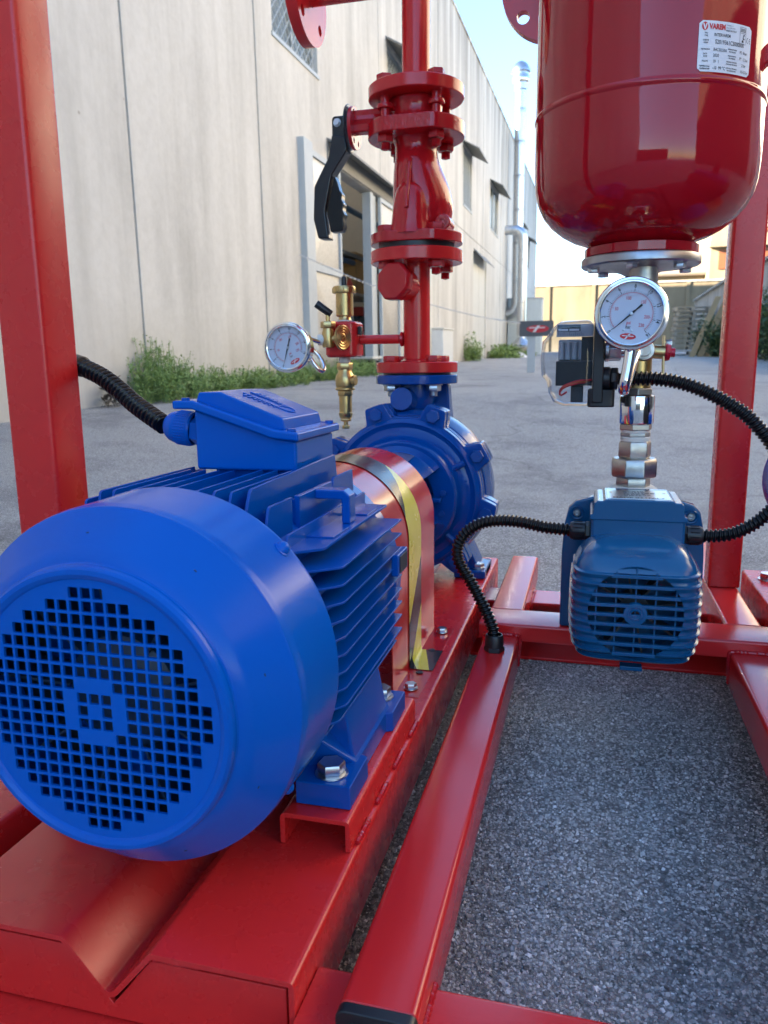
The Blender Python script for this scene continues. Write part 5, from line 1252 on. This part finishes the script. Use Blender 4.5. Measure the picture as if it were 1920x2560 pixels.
# ================================================================== expansion tank
TX, TY, TR = .0550, 1.120, .1385
tk = thing('expansion_tank', 'glossy red cylindrical expansion tank with a white data sticker', 'tank', (TX,TY,.122))
tp = [(.030,.1480),(.060,.1485),(.066,.1500),(.069,.1525),(.085,.1580),(.100,.1660),(.115,.1775),(.1255,.1900),(.1325,.2040),(.1365,.2200),(.1380,.2400),(.1384,.252),(TR,.264),(TR,.270),(TR,.285),(TR,.3025),(TR,.3035),(.1388,.3042),(.1396,.3055),(.1400,.3075),(.1396,.3095),(.1388,.3108),(TR,.3115),(TR,.3125),(TR,.33),(TR,.50),(TR,.61),(TR,.62),(.130,.68),(.10,.72),(.05,.74),(0,.745)]
M().lathe(tp, (TX,TY,0), (0,0,1), 128).build('shell', REDT, tk, ang=60)
M().lathe([(.030,.1358),(.0705,.1358),(.0715,.1368),(.0715,.1470),(.0695,.1482),(.030,.1482)], (.0565,TY,0), (0,0,1), 72).build('neck_ring', REDT, tk)
M().lathe([(.018,.1120),(.024,.1150),(.036,.1200),(.058,.1222),(.0735,.1232),(.0755,.1250),(.0755,.1325),(.0740,.1350),(.018,.1356)], (.0565,TY,0), (0,0,1), 72).build('counter_flange', GREYC, tk)
for k in range(6):
    a = R(18+60*k); put('bolt', B_STEEL, (.0565+.0620*math.cos(a), TY+.0620*math.sin(a), .1228), tk, (PI,0,.4*k), .0075)
# data sticker wrapped on the shell; u runs round the tank in metres, v upwards
LA0, LZ0, LW, LH = R(18.7), .3145, .0720, .0515
def lab(u, v, o=.0004):
    a = LA0+u/TR; return (TX+(TR+o)*math.sin(a), TY-(TR+o)*math.cos(a), LZ0+v)
def stick(pts2, faces, name, mat, o, parent):
    return M().add([lab(u, v, o) for u, v in pts2], faces).build(name, mat, parent, ang=60)
grid = []; gf = []; nu, nv = 24, 16; cr = .004
for j in range(nv+1):
    for i in range(nu+1):
        u, v = LW*i/nu, LH*j/nv
        e = 0.0
        vv = min(v, LH-v)
        if vv < cr: e = cr-math.sqrt(max(0, cr*cr-(cr-vv)**2))
        u = e+(LW-2*e)*i/nu
        grid.append((u, v))
for j in range(nv):
    for i in range(nu): gf.append((j*(nu+1)+i, j*(nu+1)+i+1, (j+1)*(nu+1)+i+1, (j+1)*(nu+1)+i))
stk = stick(grid, gf, 'data_sticker', WHITEL, .0004, tk)
def write(items, mat):
    m = M()
    for s, size, u, v, b, sx, al in items:
        vs, fs = text_mesh(s, size, al, b, sx); m.add([lab(u+x, v+y, .0007) for x, y in vs], fs)
    return m
def fill(m, pts, o=.0007): m.add([lab(u, v, o) for u, v in pts], [tuple(range(len(pts)))])
Lf, Ct = 'LEFT', 'CENTER'
rdm = write([('VAREM', .0072, .0118, .0455, .0004, .88, Lf)], REDINK)
fill(rdm, [(.0066+.0036*math.cos(2*PI*i/28), .0457+.0042*math.sin(2*PI*i/28)) for i in range(28)])
rdm.build('sticker_print', REDINK, stk, ang=0)
wm = M(); fill(wm, [(.0040,.0484),(.0055,.0484),(.0066,.0446),(.0077,.0484),(.0092,.0484),(.0072,.0424),(.0060,.0424)], .0009); wm.build('sticker_print', WHITEL, stk, ang=0)
it = [('INTERVAREM', .0046, .0180, .0375, .00004, .78, Lf), ('S2019361CS000000', .0062, .0195, .0305, .00005, .80, Lf), ('R4CS02356', .0046, .0180, .0226, .00003, .78, Lf), ('2020', .0046, .0180, .0168, .00003, .8, Lf),
      ('19   l', .0048, .0180, .0107, .00003, .75, Lf), ('-10  99 °C', .0048, .0180, .0042, .00003, .8, Lf), ('PS  8 bar', .0044, .0540, .0232, .00003, .75, Lf), ('PT  12 bar', .0044, .0538, .0166, .00003, .75, Lf), ('2 bar', .0044, .0580, .0105, .00003, .75, Lf), ('0,5-3,5 bar', .0040, .0570, .0040, .00003, .68, Lf),
      ('MADE IN ITALY', .0024, .0325, .0428, .00005, .9, Lf), ('Via Sabbioni, 2', .0018, .0325, .0482, 0, .9, Lf), ('Limena (PD) ITALY', .0018, .0325, .0457, 0, .9, Lf)]
for a, b, v in (('TIPO','TYPE',.0375), ('CODICE','CODE',.0305), ('DATA','DATE',.0168), ('TEMPERATURA','TEMPERATURE',.0042)):
    it += [(a, .0020, .0085, v+.0013, .00006, .9, Ct), (b, .0020, .0085, v-.0013, .00006, .9, Ct)]
it += [('MATRICOLA', .0020, .0085, .0226, .00006, .9, Ct), ('VOLUME', .0020, .0085, .0107, .00006, .9, Ct)]
for a, b, v in (('PRESSIONE MASSIMA','MAX PRESSURE',.0232), ('PRESSIONE PROVA','TEST PRESSURE',.0166), ('PRECARICA STANDARD','STANDARD PRECHARGE',.0105), ('INTERVALLO PRECARICA','PRECHARGE RANGE',.0040)):
    it += [(a, .0018, .0430, v+.0012, .00005, .78, Ct), (b, .0018, .0430, v-.0012, .00005, .78, Ct)]
bm_ = write(it, INK)
def rectl(u0, u1, v0, v1): fill(bm_, [(u0,v0),(u1,v0),(u1,v1),(u0,v1)])
for u0, u1, v0, v1 in ((.0525,.0622,.0320,.0323),(.0525,.0622,.0488,.0491),(.0525,.0528,.0320,.0491),(.0619,.0622,.0320,.0491),(.0525,.0622,.0430,.0433)): rectl(u0,u1,v0,v1)
for v in (.0445,.0458,.0470): rectl(.0532,.0614,v,v+.0006)
fill(bm_, [(.0558,.0338),(.0588,.0338),(.0584,.0362),(.0562,.0362)]); fill(bm_, [(.0572,.0372),(.0598,.0366),(.0602,.0378),(.0582,.0384),(.0588,.0402),(.0576,.0404)]); fill(bm_, [(.0590+.0010*math.cos(2*PI*i/10), .0412+.0011*math.sin(2*PI*i/10)) for i in range(10)])
for cu_, a0, a1 in ((.0660, 90, 270), (.0700, 90, 270)):
    ap = [(cu_+.0022*math.cos(R(a0+(a1-a0)*i/12)), .0370+.0030*math.sin(R(a0+(a1-a0)*i/12))) for i in range(13)]+[(cu_+.0015*math.cos(R(a1-(a1-a0)*i/12)), .0370+.0023*math.sin(R(a1-(a1-a0)*i/12))) for i in range(13)]
    for i in range(12): fill(bm_, [ap[i], ap[i+1], ap[24-i], ap[25-i]])
rectl(.0682,.0698,.0367,.0373)
bm_.build('sticker_print', INK, stk, ang=0)
# tank bracket that shows at the right edge
M().box(TX+.130,TX+.175,1.09,1.11,.350,.372).build('tank_bracket', REDS, tk, .002)

# neighbouring pump set at the right edge: motor edge in view, unseen engine added to shade the skid
np_ = thing('neighbouring_pump', 'blue edge of another pump set cut off by the right border', 'pump', (.36,1.10,-.3596))
M().lathe([(0,1.04),(.066,1.042),(.076,1.05),(.080,1.065),(.080,1.20),(0,1.20)], (.322,0,-.165), (0,1,0), 64).build('motor_cover', BLUEM, np_)
M().box(.280,.36,1.07,1.18,-.3596,-.230).build('foot', BLUEM, np_, .004)
M().prism(rrect(.62,.92,.45,1.15,.03), 'XY', -.28, -.02).build('added_engine_block', paint('added_engine_paint', (.03,.032,.036), .35, .2, 120), np_, .02)  # this and the engine parts below are added to block light from the right
M().box(.65,.89,.5,1.10,-.3596,-.28).build('added_engine_feet', BLUEM, np_, .01)
M().prism(rrect(.66,.88,.5,1.05,.02), 'XY', -.02, .06).build('added_rocker_cover', BLUEM, np_, .02)
M().cyl((.80,.80,.06),(.80,.80,.2), .05).build('added_air_filter', BLK, np_)
